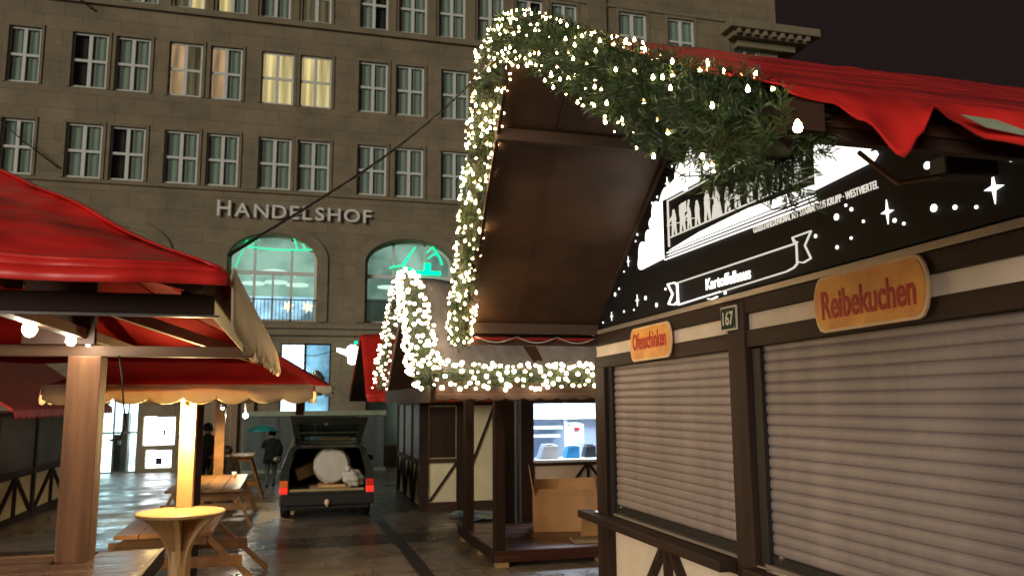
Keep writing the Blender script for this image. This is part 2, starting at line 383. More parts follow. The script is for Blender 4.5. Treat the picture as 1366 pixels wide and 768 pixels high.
def wq(x0, x1, z0, z1):
    if x1 > x0 and z1 > z0: wall.add([(x0, FY, z0), (x1, FY, z0), (x1, FY, z1), (x0, FY, z1)], [(0, 1, 2, 3)])
def reveal(x0, x1, z0, z1, d=.32):
    for a, b in (((x0, z0), (x1, z0)), ((x1, z0), (x1, z1)), ((x1, z1), (x0, z1)), ((x0, z1), (x0, z0))):
        wall.add([(a[0], FY, a[1]), (b[0], FY, b[1]), (b[0], FY + d, b[1]), (a[0], FY + d, a[1])], [(0, 1, 2, 3)])
zc = 9.0
for z0, z1, xs in ROWS:
    wq(XL, XR, zc, z0); px_ = XL
    for a, b in xs: wq(px_, a, z0, z1); reveal(a, b, z0, z1); px_ = b
    wq(px_, XR, z0, z1); zc = z1
wq(XL, XR, zc, 27)
# arch band 4.9 .. 9.0 with the arched openings
ZS, ZSP, ZT = 5.28, 7.72, 8.74
px_ = XL
for cx, hw in arches:
    wq(px_, cx - hw, 4.9, 9.0); wq(cx - hw, cx + hw, 4.9, ZS)
    pts = [(cx - hw, ZS)] + [(cx - hw * math.cos(t), ZSP + (ZT - ZSP) * math.sin(t)) for t in (math.pi * k / 20 for k in range(21))] + [(cx + hw, ZS)]
    for k in range(1, 21): (a, b) = (pts[k], pts[k + 1]); wall.add([(a[0], FY, a[1]), (b[0], FY, b[1]), (b[0], FY, 9.0), (a[0], FY, 9.0)], [(0, 1, 2, 3)])
    for a, b in zip(pts, pts[1:] + pts[:1]): wall.add([(a[0], FY, a[1]), (b[0], FY, b[1]), (b[0], FY + .5, b[1]), (a[0], FY + .5, a[1])], [(0, 1, 2, 3)])
    px_ = cx + hw
wq(px_, XR, 4.9, 9.0)
# ground floor openings: entrance, show windows
ground_open = [(-6.6, -5.32, -.6, 3.2), (-5.14, -4.02, .55, 1.62), (-5.02, -4.1, -.28, .40), (-.32, 1.62, .4, 4.42), (3.0, 6.4, .4, 4.42), (8.4, 11.6, .4, 4.42)]
px_ = XL
wq(XL, -6.6, -.8, 4.9); wq(-6.6, -5.32, 3.2, 4.9); wq(-5.32, -5.14, -.8, 4.9); wq(-5.14, -4.02, 1.62, 4.9); wq(-5.14, -4.02, .40, .55)
wq(-5.14, -5.02, -.8, .4); wq(-4.1, -4.02, -.8, .4); wq(-5.02, -4.1, -.8, -.28)
px_ = -4.02
for a, b, z0, z1 in ground_open[3:]: wq(px_, a, -.8, 4.9); wq(a, b, z1, 4.9); wq(a, b, -.8, z0); px_ = b
wq(px_, XR, -.8, 4.9)
for a, b, z0, z1 in ground_open: reveal(a, b, z0, z1, .35)
wall.add([(XR, FY, -.8), (XR, FY + 14, -.8), (XR, FY + 14, 27), (XR, FY, 27)], [(0, 1, 2, 3)])
wall.add([(XL, FY, 27), (XR, FY, 27), (XR, FY + 14, 27), (XL, FY + 14, 27)], [(0, 1, 2, 3)])
wall.add([(XL, FY, -.8), (XL, FY + 14, -.8), (XL, FY + 14, 27), (XL, FY, 27)], [(0, 1, 2, 3)])
build(wall, 'wall', 'stone', hotel, fix=False)
# mouldings
m = MB()
m.box(XL, XR, FY - .30, FY + .1, 4.98, 5.16); m.box(XL, XR, FY - .18, FY + .1, 4.72, 4.979)
build(m, 'cornice', 'trim', hotel, bevel=.03)
m = MB(); m.box(XL, XR, FY - .09, FY + .05, 10.38, 10.53); build(m, 'sill_band', 'trim', hotel, bevel=.02)
m = MB(); m.box(XL, XR, FY - .14, FY + .05, 17.52, 17.78); m.box(XL, XR, FY - .08, FY + .05, 20.2, 20.35); build(m, 'sill_band', 'trim', hotel, bevel=.02)
m = MB(); m.box(19.6, 24.5, FY - 1.0, FY + 3, 19.55, 19.95); m.box(19.9, 24.1, FY - .7, FY + 2.6, 19.25, 19.545); m.box(20.3, 23.5, FY - .35, FY + 2.2, 18.9, 19.245)
for k in range(9): m.box(20.0 + k * .47, 20.2 + k * .47, FY - .93, FY - .705, 19.3, 19.54)
build(m, 'corner_cornice', 'trim', hotel, bevel=.03)
for x in (19.55, 13.2, -16.2):
    m = MB(); m.box(x - .45, x + .45, FY - .16, FY + .05, 5.2, 19.2 if x > 19 else 26.9); build(m, 'pilaster', 'stone', hotel)
for xs_ in zip(rowC[:-1], rowC[1:]):
    a, b = xs_[0][1] + .12, xs_[1][0] - .12
    if b - a < .6:
        m = MB(); m.box(a, b, FY - .10, FY + .02, 17.79, 20.19); build(m, 'pilaster', 'trim', hotel)
for cx, hw in [(-6.5, 1.66)] + arches:    # raised ring round each arch
    m = MB(); n = 24
    for k in range(n):
        t0, t1 = math.pi * k / n, math.pi * (k + 1) / n
        q = lambda t, e: (cx - (hw + e) * math.cos(t), ZSP + (ZT - ZSP + e) * math.sin(t))
        a, b, c, d = q(t0, .04), q(t1, .04), q(t1, .42), q(t0, .42)
        m.prism([(p[0], FY - .07, p[1]) for p in (a, b, c, d)], (0, .1, 0))
    for s_ in (-1, 1):
        x = cx + s_ * (hw + .23); m.box(x - .19, x + .19, FY - .07, FY + .03, ZS, ZSP)
    build(m, 'arch_moulding', 'trim' if cx > -3 else 'stone', hotel)
# windows: one of each kind, copied
def window_set(wd, ht):
    sur = MB()
    for x0, x1, z0, z1 in ((-.11, 0, -.02, ht + .13), (wd, wd + .11, -.02, ht + .13), (-.11, wd + .11, ht, ht + .13)):
        sur.box(x0 if x0 < 0 or x0 == wd else x0, x1, -.045, .02, z0, z1 - (.132 if x1 - x0 < .2 else 0))
    fr = MB(); t = .075
    fr.box(0, t, .08, .14, 0, ht); fr.box(wd - t, wd, .08, .14, 0, ht); fr.box(t, wd - t, .08, .14, 0, t); fr.box(t, wd - t, .08, .14, ht - t, ht)
    fr.box(wd / 2 - .065, wd / 2 + .065, .07, .14, t, ht - t); fr.box(t, wd / 2 - .065, .075, .14, ht * .5 - .05, ht * .5 + .05); fr.box(wd / 2 + .065, wd - t, .075, .14, ht * .5 - .05, ht * .5 + .05)
    pn = MB(); pn.add([(.02, .11, .02), (wd - .02, .11, .02), (wd - .02, .11, ht - .02), (.02, .11, ht - .02)], [(0, 1, 2, 3)])
    return sur, fr, pn
def curtain_mb(x0, x1, ht, y=.27):
    m = MB(); nf = max(3, int((x1 - x0) * 9))
    m.grid(lambda u, v: (x0 + (x1 - x0) * u, y + .025 * math.sin(u * nf * math.pi), .02 + (ht - .04) * v), nf * 4, 1); return m
lit = {}
LIT = {(1, 5): ('peach', 'dim'), (1, 6): ('peach', 'half'), (1, 7): ('lit', 'lit'), (1, 8): ('lit', 'lit'), (2, 5): ('dim', 'half_lit'), (2, 6): ('lit', 'half'), (2, 8): ('dim', 'dim'), (1, 3): ('dark', 'green'), (0, 4): ('dark', 'green')}
rw = random.Random(3)
cache = {}
def fetch(key, mbf, name, mat, parent, loc):
    if key in cache: return put_copy(cache[key], parent, loc)
    o = build(mbf(), name, mat, parent, local=True); o.location = loc; cache[key] = o; return o
for ri, (z0, z1, xs) in enumerate(ROWS):
    for wi, (a, b) in enumerate(xs):
        wd = round(b - a, 1) if abs((b - a) - 1.25) > .12 else 1.25
        cxm = (a + b) / 2; wd = 1.25 if ri < 2 else 1.2; ht = z1 - z0; kx = (b - a) / wd
        hx = Vector((a, 0, z0 - gz(FY)))
        win = fetch(('s', ri), lambda: window_set(wd, ht)[0], 'window', 'trim', hotel, hx); win.scale = (kx, 1, 1)
        WL[win.name] = wloc(hotel)
        fetch(('f', ri), lambda: window_set(wd, ht)[1], 'frame', 'sash', win, (0, 0, 0))
        fetch(('p', ri), lambda: window_set(wd, ht)[2], 'pane', 'pane', win, (0, 0, 0))
        st = LIT.get((ri, wi), None)
        halves = [(0, wd / 2), (wd / 2, wd)]
        if st is None: st = rw.choice([('green', 'green')] * 11 + [('dark', 'green'), ('green', 'dark')])
        for hi, kind in enumerate(st):
            mt = {'green': 'curtain', 'dark': 'curtain_dark', 'lit': 'curtain_lit', 'peach': 'curtain_peach', 'dim': 'curtain_dim', 'half': 'curtain', 'half_lit': 'curtain_lit'}[kind]
            fetch(('c', ri, hi, mt), lambda: curtain_mb(*halves[hi], ht, .185 if mt != 'curtain_dark' else .29), 'curtain', mt, win, (0, 0, 0))
# arched windows with the lit hall behind
for ai, (cx, hw) in enumerate(arches):
    fr = MB(); yy = FY + .32
    def top(x): return ZSP + (ZT - ZSP) * math.sqrt(max(0, 1 - ((x - cx) / hw) ** 2))
    mull = [cx - hw * .42, cx + hw * .42] if ai != 1 else [cx - hw * .36, cx + hw * .36]
    for x in mull: fr.box(x - .05, x + .05, yy, yy + .1, ZS, top(x) - .02)
    fr.box(cx - .04, cx + .04, yy + .01, yy + .09, ZS, 7.15)
    fr.box(cx - hw, cx + hw, yy - .01, yy + .11, 7.15, 7.30)
    fr.box(cx - hw, cx + hw, yy, yy + .1, ZS, ZS + .1)
    n = 24
    for k in range(n):
        t0, t1 = math.pi * k / n, math.pi * (k + 1) / n
        q = lambda t, e: (cx - (hw - e) * math.cos(t), ZSP + (ZT - ZSP - e) * math.sin(t))
        fr.prism([(p[0], yy, p[1]) for p in (q(t0, .1), q(t1, .1), q(t1, -.01), q(t0, -.01))], (0, .1, 0))
    for s_ in (-1, 1): fr.box(min(cx + s_ * hw, cx + s_ * (hw - .1)), max(cx + s_ * hw, cx + s_ * (hw - .1)), yy, yy + .1, ZS + .1, ZSP)
    win = build(fr, 'arched_window', 'sash', hotel)
    pn = MB(); pp = [(cx - hw, ZS)] + [(cx - hw * math.cos(math.pi * k / 20), ZSP + (ZT - ZSP) * math.sin(math.pi * k / 20)) for k in range(21)] + [(cx + hw, ZS)]
    pn.add([(p[0], yy + .05, p[1]) for p in pp], [tuple(range(len(pp)))]); build(pn, 'pane', 'pane', win)
    bk = MB(); bk.add([(cx - hw - .8, yy + 2.2, ZS - .3), (cx + hw + .8, yy + 2.2, ZS - .3), (cx + hw + .8, yy + 2.2, 9.3), (cx - hw - .8, yy + 2.2, 9.3)], [(0, 1, 2, 3)]); build(bk, 'hall_wall', 'hall', win)
    bk = MB(); bk.add([(cx - hw - .6, yy + 2.1, ZS - .1), (cx + hw + .6, yy + 2.1, ZS - .1), (cx + hw + .6, yy + 2.1, 6.55), (cx - hw - .6, yy + 2.1, 6.55)], [(0, 1, 2, 3)])
    build(bk, 'hall_screen', 'hall_low' if ai == 0 else 'curtain', win)
    rl = MB()
    for k in range(23): x = cx - hw + .12 + k * (2 * hw - .24) / 22; rl.box(x - .012, x + .012, yy - .16, yy - .14, ZS + .02, ZS + .85)
    rl.box(cx - hw, cx + hw, yy - .17, yy - .13, ZS + .85, ZS + .90); build(rl, 'railing', 'steel', win)
    for x in ((-.8, .1, .95) if ai == 0 else (-.7, .6)):
        l = MB(); l.lathe([(.18, 0), (.46, .0), (.46, .06), (.18, .06)], 20, (cx + x, yy + 1.3, 7.02 - .1 * abs(x))); build(l, 'ceiling_lamp', 'hall_lamp', win)
    if ai == 0:
        l = MB(); l.tube([(cx - .9 + .18 * k, yy + 1.9, 7.42 + .22 * math.sin(math.pi * k / 10)) for k in range(11)], .06, 6); build(l, 'arched_lamp', 'hall_lamp', win)
        for x in (.62, 1.38):
            l = MB()
            for k in range(6):
                a_ = math.pi * k / 3 + .3
                l.prism([(cx + x + .26 * math.cos(a_), yy + .9, 6.0 + .3 * math.sin(a_)), (cx + x + .08 * math.cos(a_ + .6), yy + .9, 6.0 + .1 * math.sin(a_ + .6)), (cx + x + .08 * math.cos(a_ - .6), yy + .9, 6.0 + .1 * math.sin(a_ - .6))], (0, .05, 0))
            l.lathe([(.05, -.14), (.15, -.07), (.15, .07), (.05, .14)], 10, (cx + x, yy + .92, 6.0))
            build(l, 'star_lantern', 'star_lamp', win)
# entrance and shop windows
dr = MB()
for x in (-6.6, -6.2, -5.72, -5.38): dr.box(x, x + .06, FY + .2, FY + .28, -.45, 3.1)
for z in (-.45, 1.0, 2.3): dr.box(-6.54, -5.38, FY + .205, FY + .275, z, z + .07)
dr.box(-6.0, -5.9, FY + .15, FY + .2, .6, .75)
e = build(dr, 'glass_door', 'steel', hotel)
m = MB(); m.add([(-6.6, FY + .24, -.45), (-5.32, FY + .24, -.45), (-5.32, FY + .24, 3.2), (-6.6, FY + .24, 3.2)], [(0, 1, 2, 3)]); build(m, 'pane', 'shop_pane', e)
m = MB(); m.add([(-7.2, FY + 1.6, -.5), (-4.9, FY + 1.6, -.5), (-4.9, FY + 1.6, 3.4), (-7.2, FY + 1.6, 3.4)], [(0, 1, 2, 3)]); build(m, 'lobby_light', 'shop_glow', e)
m = MB(); m.box(-5.98, -5.72, FY + .7, FY + .95, -.45, 1.75); m.box(-6.24, -5.98, FY + .8, FY + 1.0, -.45, .95); build(m, 'lobby_counter', 'dark_panel', e)
for i, (x0, x1, z0, z1) in enumerate(((-5.14, -4.02, .55, 1.62), (-5.02, -4.1, -.28, .40))):
    m = MB(); m.box(x0 + .03, x1 - .03, FY + .1, FY + .16, z0 + .03, z1 - .03); p_ = build(m, 'light_box', 'poster', hotel)
    m = MB()
    if i == 0:
        for a_ in ((-4.52, -4.28, 1.2, 1.24), (-4.52, -4.28, .84, .88), (-4.52, -4.48, .88, 1.2), (-4.32, -4.28, .88, 1.2), (-4.44, -4.36, .93, 1.12)): m.box(a_[0], a_[1], FY + .085, FY + .0995, a_[2], a_[3])
    else: m.box(-4.66, -4.44, FY + .085, FY + .0995, -.14, .1)
    build(m, 'notice', 'navy_box', p_)
for i, (x0, x1, z0, z1) in enumerate(ground_open[3:]):
    fr = MB(); fr.box(x0, x0 + .06, FY + .15, FY + .22, z0, z1); fr.box(x1 - .06, x1, FY + .15, FY + .22, z0, z1); fr.box(x0 + .06, x1 - .06, FY + .15, FY + .22, z1 - .06, z1)
    xm = .62 if i == 0 else (x0 + x1) / 2
    fr.box(xm - .05, xm + .05, FY + .14, FY + .23, z0, z1 - .06); s_ = build(fr, 'shop_window', 'dark', hotel)
    m = MB(); m.add([(x0, FY + .18, z0), (x1, FY + .18, z0), (x1, FY + .18, z1), (x0, FY + .18, z1)], [(0, 1, 2, 3)]); build(m, 'pane', 'shop_pane', s_)
    m = MB(); m.add([(x0 - .4, FY + 1.4, z0 - .3), (xm, FY + 1.4, z0 - .3), (xm, FY + 1.4, z1 + .4), (x0 - .4, FY + 1.4, z1 + .4)], [(0, 1, 2, 3)]); build(m, 'shop_light', 'shop_glow' if i == 0 else 'curtain', s_)
    m = MB(); m.add([(xm, FY + 1.41, z0 - .3), (x1 + .4, FY + 1.41, z0 - .3), (x1 + .4, FY + 1.41, z1 + .4), (xm, FY + 1.41, z1 + .4)], [(0, 1, 2, 3)]); build(m, 'shop_light', 'shop_blue' if i == 0 else 'curtain', s_)
    if i == 0:
        m = MB(); m.lathe([(.05, 0), (.3, .05), (.33, .5), (.16, .72), (.04, .8)], 12, (1.1, FY + .8, 2.6)); build(m, 'display_figure', 'dark_panel', s_)
        m = MB(); m.lathe([(.04, 0), (.2, .1), (.12, .35), (.03, .5)], 10, (.36, FY + .8, 3.0)); build(m, 'display_lamp', 'star_lamp', s_)
for x in (-1.95, -1.35, -2.6):
    m = MB(); m.box(x - .13, x + .13, FY - .14, FY - .004, -.5, 2.4); build(m, 'door_post', 'brass', hotel, bevel=.02)

# lettering over the arches
let = thing('facade_lettering', 'pale metal capitals reading Handelshof fixed on the stone above the arch', 'lettering', (0, FY - .12, 9.36))
word = 'HANDELSHOF'; shapes = [text_shape(ch, .012) for ch in word]
wid = [max(v[0] for v in s_[0]) - min(v[0] for v in s_[0]) for s_ in shapes]
gap = .16; tot = sum(wid) + gap * 9; k = 5.97 / tot; x = -2.89
for ch, s_, wd in zip(word, shapes, wid):
    m = MB(); first = x < -2.8; x0 = min(v[0] for v in s_[0]); y0 = min(v[1] for v in s_[0]); y1 = max(v[1] for v in s_[0])
    ky = (.62 if first else .54) / (y1 - y0)
    m.add([(x + (v[0] - x0) * k, FY - .12 + (v[2] + .5) * -.06, 9.35 + (v[1] - y0) * ky) for v in s_[0]], s_[1])
    build(m, 'letter', 'grey_letter', let); x += (wd + gap) * k

# green light chain and neon in the arches
ch = thing('green_light_chain', 'string of green lights draped inside the arched window beneath the lettering', 'light chain', (-.8, FY + .22, 7.7))
pts = [(-2.12 + .36 * t, 7.45 + 1.0 * t) for t in [k / 9 for k in range(10)]] + [(-1.68 + 2.6 * k / 30, 8.22 - .06 * math.sin(math.pi * k / 30)) for k in range(31)] + [(-1.62 + .1 * k, 8.28 + .09 * k) for k in range(4)] + [(.18 - .03 * k, 8.25 + .09 * k) for k in range(5)] + [(.48 - .03 * k, 8.22 + .09 * k) for k in range(3)]
wr = MB(); wr.tube([(p[0], FY + .25, p[1]) for p in pts[:10]], .012, 4); wr.tube([(p[0], FY + .25, p[1]) for p in pts[10:41]], .012, 4); build(wr, 'cable', 'wire', ch)
bulb0 = None
for p in pts:
    if bulb0 is None:
        m = MB(); m.lathe([(.005, -.035), (.033, -.015), (.033, .015), (.005, .035)], 8, (0, 0, 0)); bulb0 = build(m, 'light_bulb', 'green_led', ch, local=True); bb = bulb0
    else: bb = put_copy(bulb0, ch, (0, 0, 0))
    bb.location = (p[0] + .8, -.04, p[1] - 7.7)
neon = thing('neon_decoration', 'green neon tree shape glowing inside the second arched window', 'neon sign', (5.2, FY + .2, 7.3))
for pl in ([(3.9, 7.6), (4.4, 7.72), (4.95, 8.5)], [(4.95, 8.5), (4.7, 8.1), (4.45, 7.6)], [(5.45, 8.3), (5.7, 8.55), (6.0, 8.1), (6.1, 7.8)], [(5.5, 8.05), (5.75, 8.25), (5.95, 8.2)]):
    m = MB(); m.tube([(p[0], FY + .2, p[1]) for p in pl], .035, 6); build(m, 'neon_tube', 'green_led', neon)
m = MB(); m.box(4.2, 6.05, FY + .19, FY + .23, 7.35, 7.52); m.box(5.35, 5.62, FY + .19, FY + .23, 7.521, 7.86); m.box(4.6, 4.9, FY + .19, FY + .23, 7.521, 7.62); build(m, 'neon_base', 'green_led', neon)

# hoarding in front of the hotel
hd = thing('site_hoarding', 'grey green panel fence with pale top rail in front of the hotel', 'fence', (1, 30.6, gz(30.6)))
for k in range(4):
    m = MB(); x0 = -1.5 + 1.25 * k; m.box(x0, x0 + 1.235, 30.6, 30.66, gz(30.6), 1.62); build(m, 'panel', 'hoard', hd, bevel=.01)
m = MB(); m.box(-1.55, 3.55, 30.54, 30.72, 1.621, 1.80); build(m, 'top_rail', 'hoard_top', hd, bevel=.01)
m = MB(); m.box(-1.55, 3.55, 30.52, 30.60, gz(30.6), gz(30.6) + .12); build(m, 'base_rail', 'hoard_top', hd, bevel=.01)

# glowing white figure on its cable
fg = thing('lit_figure', 'glowing white bird shaped lamp with a green dot hanging before the stone pier', 'light figure', (2.3, 31, 3.5))
m = MB(); m.lathe([(.06, 0), (.16, .05), (.2, .35), (.24, .5), (.2, .66), (.08, .74)], 12, (2.3, 31, 3.5)); build(m, 'body', 'fig', fg)
m = MB(); m.prism([(2.12, 30.97, 4.05), (1.72, 30.97, 4.12), (1.72, 30.97, 3.98), (2.1, 30.97, 3.82)], (0, .06, 0)); build(m, 'wing', 'fig', fg)
m = MB(); m.lathe([(.01, -.07), (.07, -.03), (.07, .03), (.01, .07)], 8, (2.42, 31, 4.33)); build(m, 'beacon', 'green_led', fg)
m = MB(); m.tube([(1.75, 31, 4.05), (1.0, 31.5, 3.85), (.2, 32.4, 3.9), (-.6, 32.96, 4.05)], .015, 5); m.tube([(2.4, 31, 4.2), (2.45, 31.8, 4.5), (2.5, 32.65, 4.75)], .015, 5); build(m, 'cable', 'wire', fg)
#PART2
# ------------------------------------------------------------------ pavilions
def valance(p, q, z0, z1, drop, pitch, out, amp=.02, seed=0, z0b=None, z1b=None):
    """Scalloped hanging strip from p to q (xy), top z0, straight part to z1, scallops of 'drop' below."""
    p, q = Vector((*p, 0)), Vector((*q, 0)); L = (q - p).length; n = max(2, int(L / pitch)); nn = n * 8; o_ = Vector((*out, 0)); r = random.Random(seed)
    ph = [r.uniform(0, 6) for _ in range(3)]
    def fn(u, v):
        c = p + (q - p) * u
        bot = z1 + ((z1b or z1) - z1) * u - drop * abs(math.sin(math.pi * n * u)) ** .8
        zt = z0 + ((z0b or z0) - z0) * u
        rip = amp * v * (math.sin(u * n * 2.3 + ph[0]) + .6 * math.sin(u * n * 5.1 + ph[1]))
        return c + o_ * (rip + .02 * v) + Vector((0, 0, zt + (bot - zt) * v))
    return MB().grid(fn, nn, 4)
def tent_roof(x0, x1, y0, y1, ze, apex, crown=.0, seed=1, hem=.06, wr=.03, nu=26, nv=16):
    """Four sagging fabric slopes of a hipped tent, hem turned down along the eave."""
    m = MB(); cx, cy_ = (x0 + x1) / 2, (y0 + y1) / 2; r = random.Random(seed); ph = [r.uniform(0, 6.3) for _ in range(8)]
    hx, hy = (x1 - x0) / 2, (y1 - y0) / 2; s0 = min(hx, hy)
    def h(x, y):
        t = min(min(x - x0, x1 - x), min(y - y0, y1 - y)) / s0
        z = ze + apex * (t - .03 * math.sin(math.pi * min(1, t)))
        if crown: z += crown * (1 - math.exp(-t * 9))
        wv = wr * math.sin(math.pi * min(1, t * 3 + .15)) * (math.sin(x * 3.1 + y * 1.3 + ph[0]) * math.sin(y * 2.2 - x * .9 + ph[1]) + .5 * math.sin(x * 7.3 + ph[2] + 2 * math.sin(y * 2)) * math.sin(y * 6.1 + ph[3]))
        nv_ = noise.noise(Vector((x * 1.1 + seed, y * 1.5, 2.0))); n2 = noise.noise(Vector((x * 2.7 + .6 * y, y * 1.9, 7.0 + seed)))
        n3 = noise.noise(Vector((x * 5.5 + 2 * y, y * 3.6 - x, 3.0 + seed)))
        wv += wr * min(1, t * 6) * (max(0, .3 - abs(nv_)) * .9 + max(0, .3 - abs(n2)) * 1.3 + max(0, .25 - abs(n3)) * .7)
        return z + wv
    tent_roof.h = h
    for sd_ in range(4):
        def fn(u, v, sd_=sd_):
            t = v
            if sd_ == 0: x = x0 + hx * 0 + (x1 - x0) * u; y = y0; dx, dy = 0, 1
            e = .0
            a = s0 * t
            if sd_ == 0: x = (x0 + a) + (x1 - x0 - 2 * a) * u; y = y0 + a
            if sd_ == 1: x = (x0 + a) + (x1 - x0 - 2 * a) * u; y = y1 - a
            if sd_ == 2: y = (y0 + a) + (y1 - y0 - 2 * a) * u; x = x0 + a
            if sd_ == 3: y = (y0 + a) + (y1 - y0 - 2 * a) * u; x = x1 - a
            return (x, y, h(x, y))
        m.grid(fn, nu, nv)
        def hm(u, v, sd_=sd_):
            x, y = [(x0 + (x1 - x0) * u, y0), (x0 + (x1 - x0) * u, y1), (x0, y0 + (y1 - y0) * u), (x1, y0 + (y1 - y0) * u)][sd_]
            nx, ny = [(0, -1), (0, 1), (-1, 0), (1, 0)][sd_]
            return (x + nx * .012 * v, y + ny * .012 * v, h(x, y) - hem * v * (1 + .25 * math.sin(9 * u + sd_)))
        m.grid(hm, nu, 1)
    return m

pav = thing('market_pavilion', 'near red tent pavilion with glossy roof and cream scalloped edge beside the camera', 'pavilion', (-3.2, 5.8, 0))
build(tent_roof(-6.25, -.20, 2.75, 8.20, 2.525, 1.53, crown=.02, seed=4, hem=.04, wr=.03, nu=110, nv=60), 'canopy', 'red', pav, solid=.006, underside_shade='underside_shade')
hh = tent_roof.h
for xs_ in (-1.35, -2.5):                                   # welded panel seams on the front slope, and along the hip
    m = MB(); L = min(2.6, -.20 - xs_) ; m.grid(lambda u, v: (xs_ - .01 + .02 * v, 2.76 + L * u * .96, hh(xs_ - .01 + .02 * v, 2.76 + L * u * .96) + .004 + .001 * math.sin(math.pi * v)), 30, 2); build(m, 'seam', 'red', pav, solid=.003)
m = MB(); m.grid(lambda u, v: (-.22 - 2.6 * u - .03 * (v - .5), 2.77 + 2.6 * u - .03 * (v - .5), hh(-.22 - 2.6 * u, 2.77 + 2.6 * u) + .006), 40, 2); build(m, 'seam', 'red', pav, solid=.004)
m = MB(); m.grid(lambda u, v: (-6.2 + 5.95 * u, 2.79 + .022 * v, hh(-6.2 + 5.95 * u, 2.79 + .022 * v) + .0045), 90, 1); build(m, 'seam', 'red', pav, solid=.003)
build(valance((-.185, 2.76), (-.105, 8.22), 2.535, 2.35, .06, .33, (1, 0), .018, 2, 2.575, 2.41), 'valance', 'cream', pav, solid=.008)
build(valance((-6.27, 2.75), (-6.27, 8.20), 2.50, 2.31, .06, .36, (-1, 0), .015, 5), 'valance', 'cream', pav, solid=.008)
for y, z0, z1 in ((3.02, 2.405, 2.475), (6.42, 2.435, 2.515)):
    m = MB(); m.box(-6.1, -.26, y - .03, y + .03, z0, z1); build(m, 'beam', 'dark_x' if y < 4 else 'under', pav, bevel=.006)
m = MB(); m.box(-6.1, -.24, 2.985, 3.0, 2.395, 2.404); build(m, 'metal_rail', 'steel', pav)
for x, z in ((-.30, 2.44), (-1.36, 2.575), (-6.05, 2.44)):
    m = MB(); m.box(x - .035, x + .035, 2.95 if x != -1.36 else 2.2 + .75, 8.1, z - .04 + (.075 if x != -1.36 else 0), z + .035 + (.075 if x != -1.36 else 0)); build(m, 'beam', 'under', pav, bevel=.006)
for a, b in (((-.26, 2.84, 2.50), (-2.9, 5.48, 3.38)), ((-.26, 8.1, 2.50), (-2.9, 5.5, 3.3))):
    m = MB(); m.bar(a, b, .05, .09); build(m, 'rafter', 'under', pav)
for a, b in (((-.35, 3.05, 2.46), (-.35, 4.0, 2.60)), ((-.9, 3.05, 2.52), (-1.9, 5.4, 3.0))):
    m = MB(); m.bar(a, b, .05, .07); build(m, 'brace', 'under', pav)
m = MB(); m.box(-1.72, -1.28, 6.05, 6.12, 2.50, 3.0); build(m, 'junction_board', 'dark', pav)
for dx in (0, .055):
    m = MB(); m.tube([(-1.5 + dx, 4.3, 2.62), (-1.45 + dx, 4.25, 2.75), (-1.38 + dx, 4.4, 2.83), (-1.33 + dx, 4.8, 2.82)], .008, 5); build(m, 'cable', 'wire', pav)
m = MB(); m.tube([(-1.17, 6.33, 2.44), (-1.14, 6.3, 2.3), (-1.12, 6.3, 2.12), (-1.1, 6.34, 1.95), (-1.14, 6.36, 1.86), (-1.21, 6.38, 1.84)], .007, 5); build(m, 'cable', 'wire', pav)
for x, y, mt, w_ in ((-1.385, 6.4, 'post', .215), (-5.2, 6.4, 'post', .215)):
    m = MB(); m.box(x - w_ / 2, x + w_ / 2, y - w_ / 2, y + w_ / 2, 0, 2.434 if y < 7 else 2.43); build(m, 'post', mt, pav, bevel=.008)

# bulbs on the beam of the near pavilion
b0 = None
for i, (y, r_) in enumerate(((4.91, .037), (5.79, .032), (6.25, .018))):
    l = thing('festoon_lamp', ['large bare white bulb under the tent beam, nearer the tent edge', 'large bare white bulb under the tent beam, nearer the post', 'small white lamp at the head of the reddish tent post'][i], 'lamp', (-1.36, y, 2.535), group='bare lamps along the tent beam')
    m = MB(); m.lathe([(.006, -2 * r_), (.6 * r_, -1.8 * r_), (r_, -r_), (.75 * r_, -.2 * r_), (.4 * r_, .1 * r_)], 16, (-1.36, y, 2.535)); build(m, 'bulb', 'lamp_white' if i < 2 else 'lamp_small', l)
    m = MB(); m.lathe([(.42 * r_, .1 * r_), (.45 * r_, .4 * r_), (.45 * r_, .5 * r_ + .004)], 10, (-1.36, y, 2.535)); build(m, 'socket', 'black', l)
dl = thing('post_downlight', 'small white lamp at the head of the bright yellow post', 'lamp', (-.945, 8.5, 2.02))
m = MB(); m.lathe([(.026, .012), (.024, .04), (.012, .055)], 12, (-.945, 8.535, 2.03)); build(m, 'lamp_head', 'kiosk_white', dl)
m = MB(); m.lathe([(.004, -.03), (.022, -.022), (.03, 0), (.024, .04)], 12, (-.945, 8.535, 2.0)); build(m, 'lamp_face', 'lamp_yellow', dl)
m = MB(); m.bar((-.945, 8.54, 2.07), (-.945, 8.588, 2.08), .015, .015); build(m, 'bracket', 'steel', dl)
lamp('post_light', (-.945, 8.38, 1.95), 130, (1, .70, .30), .04)

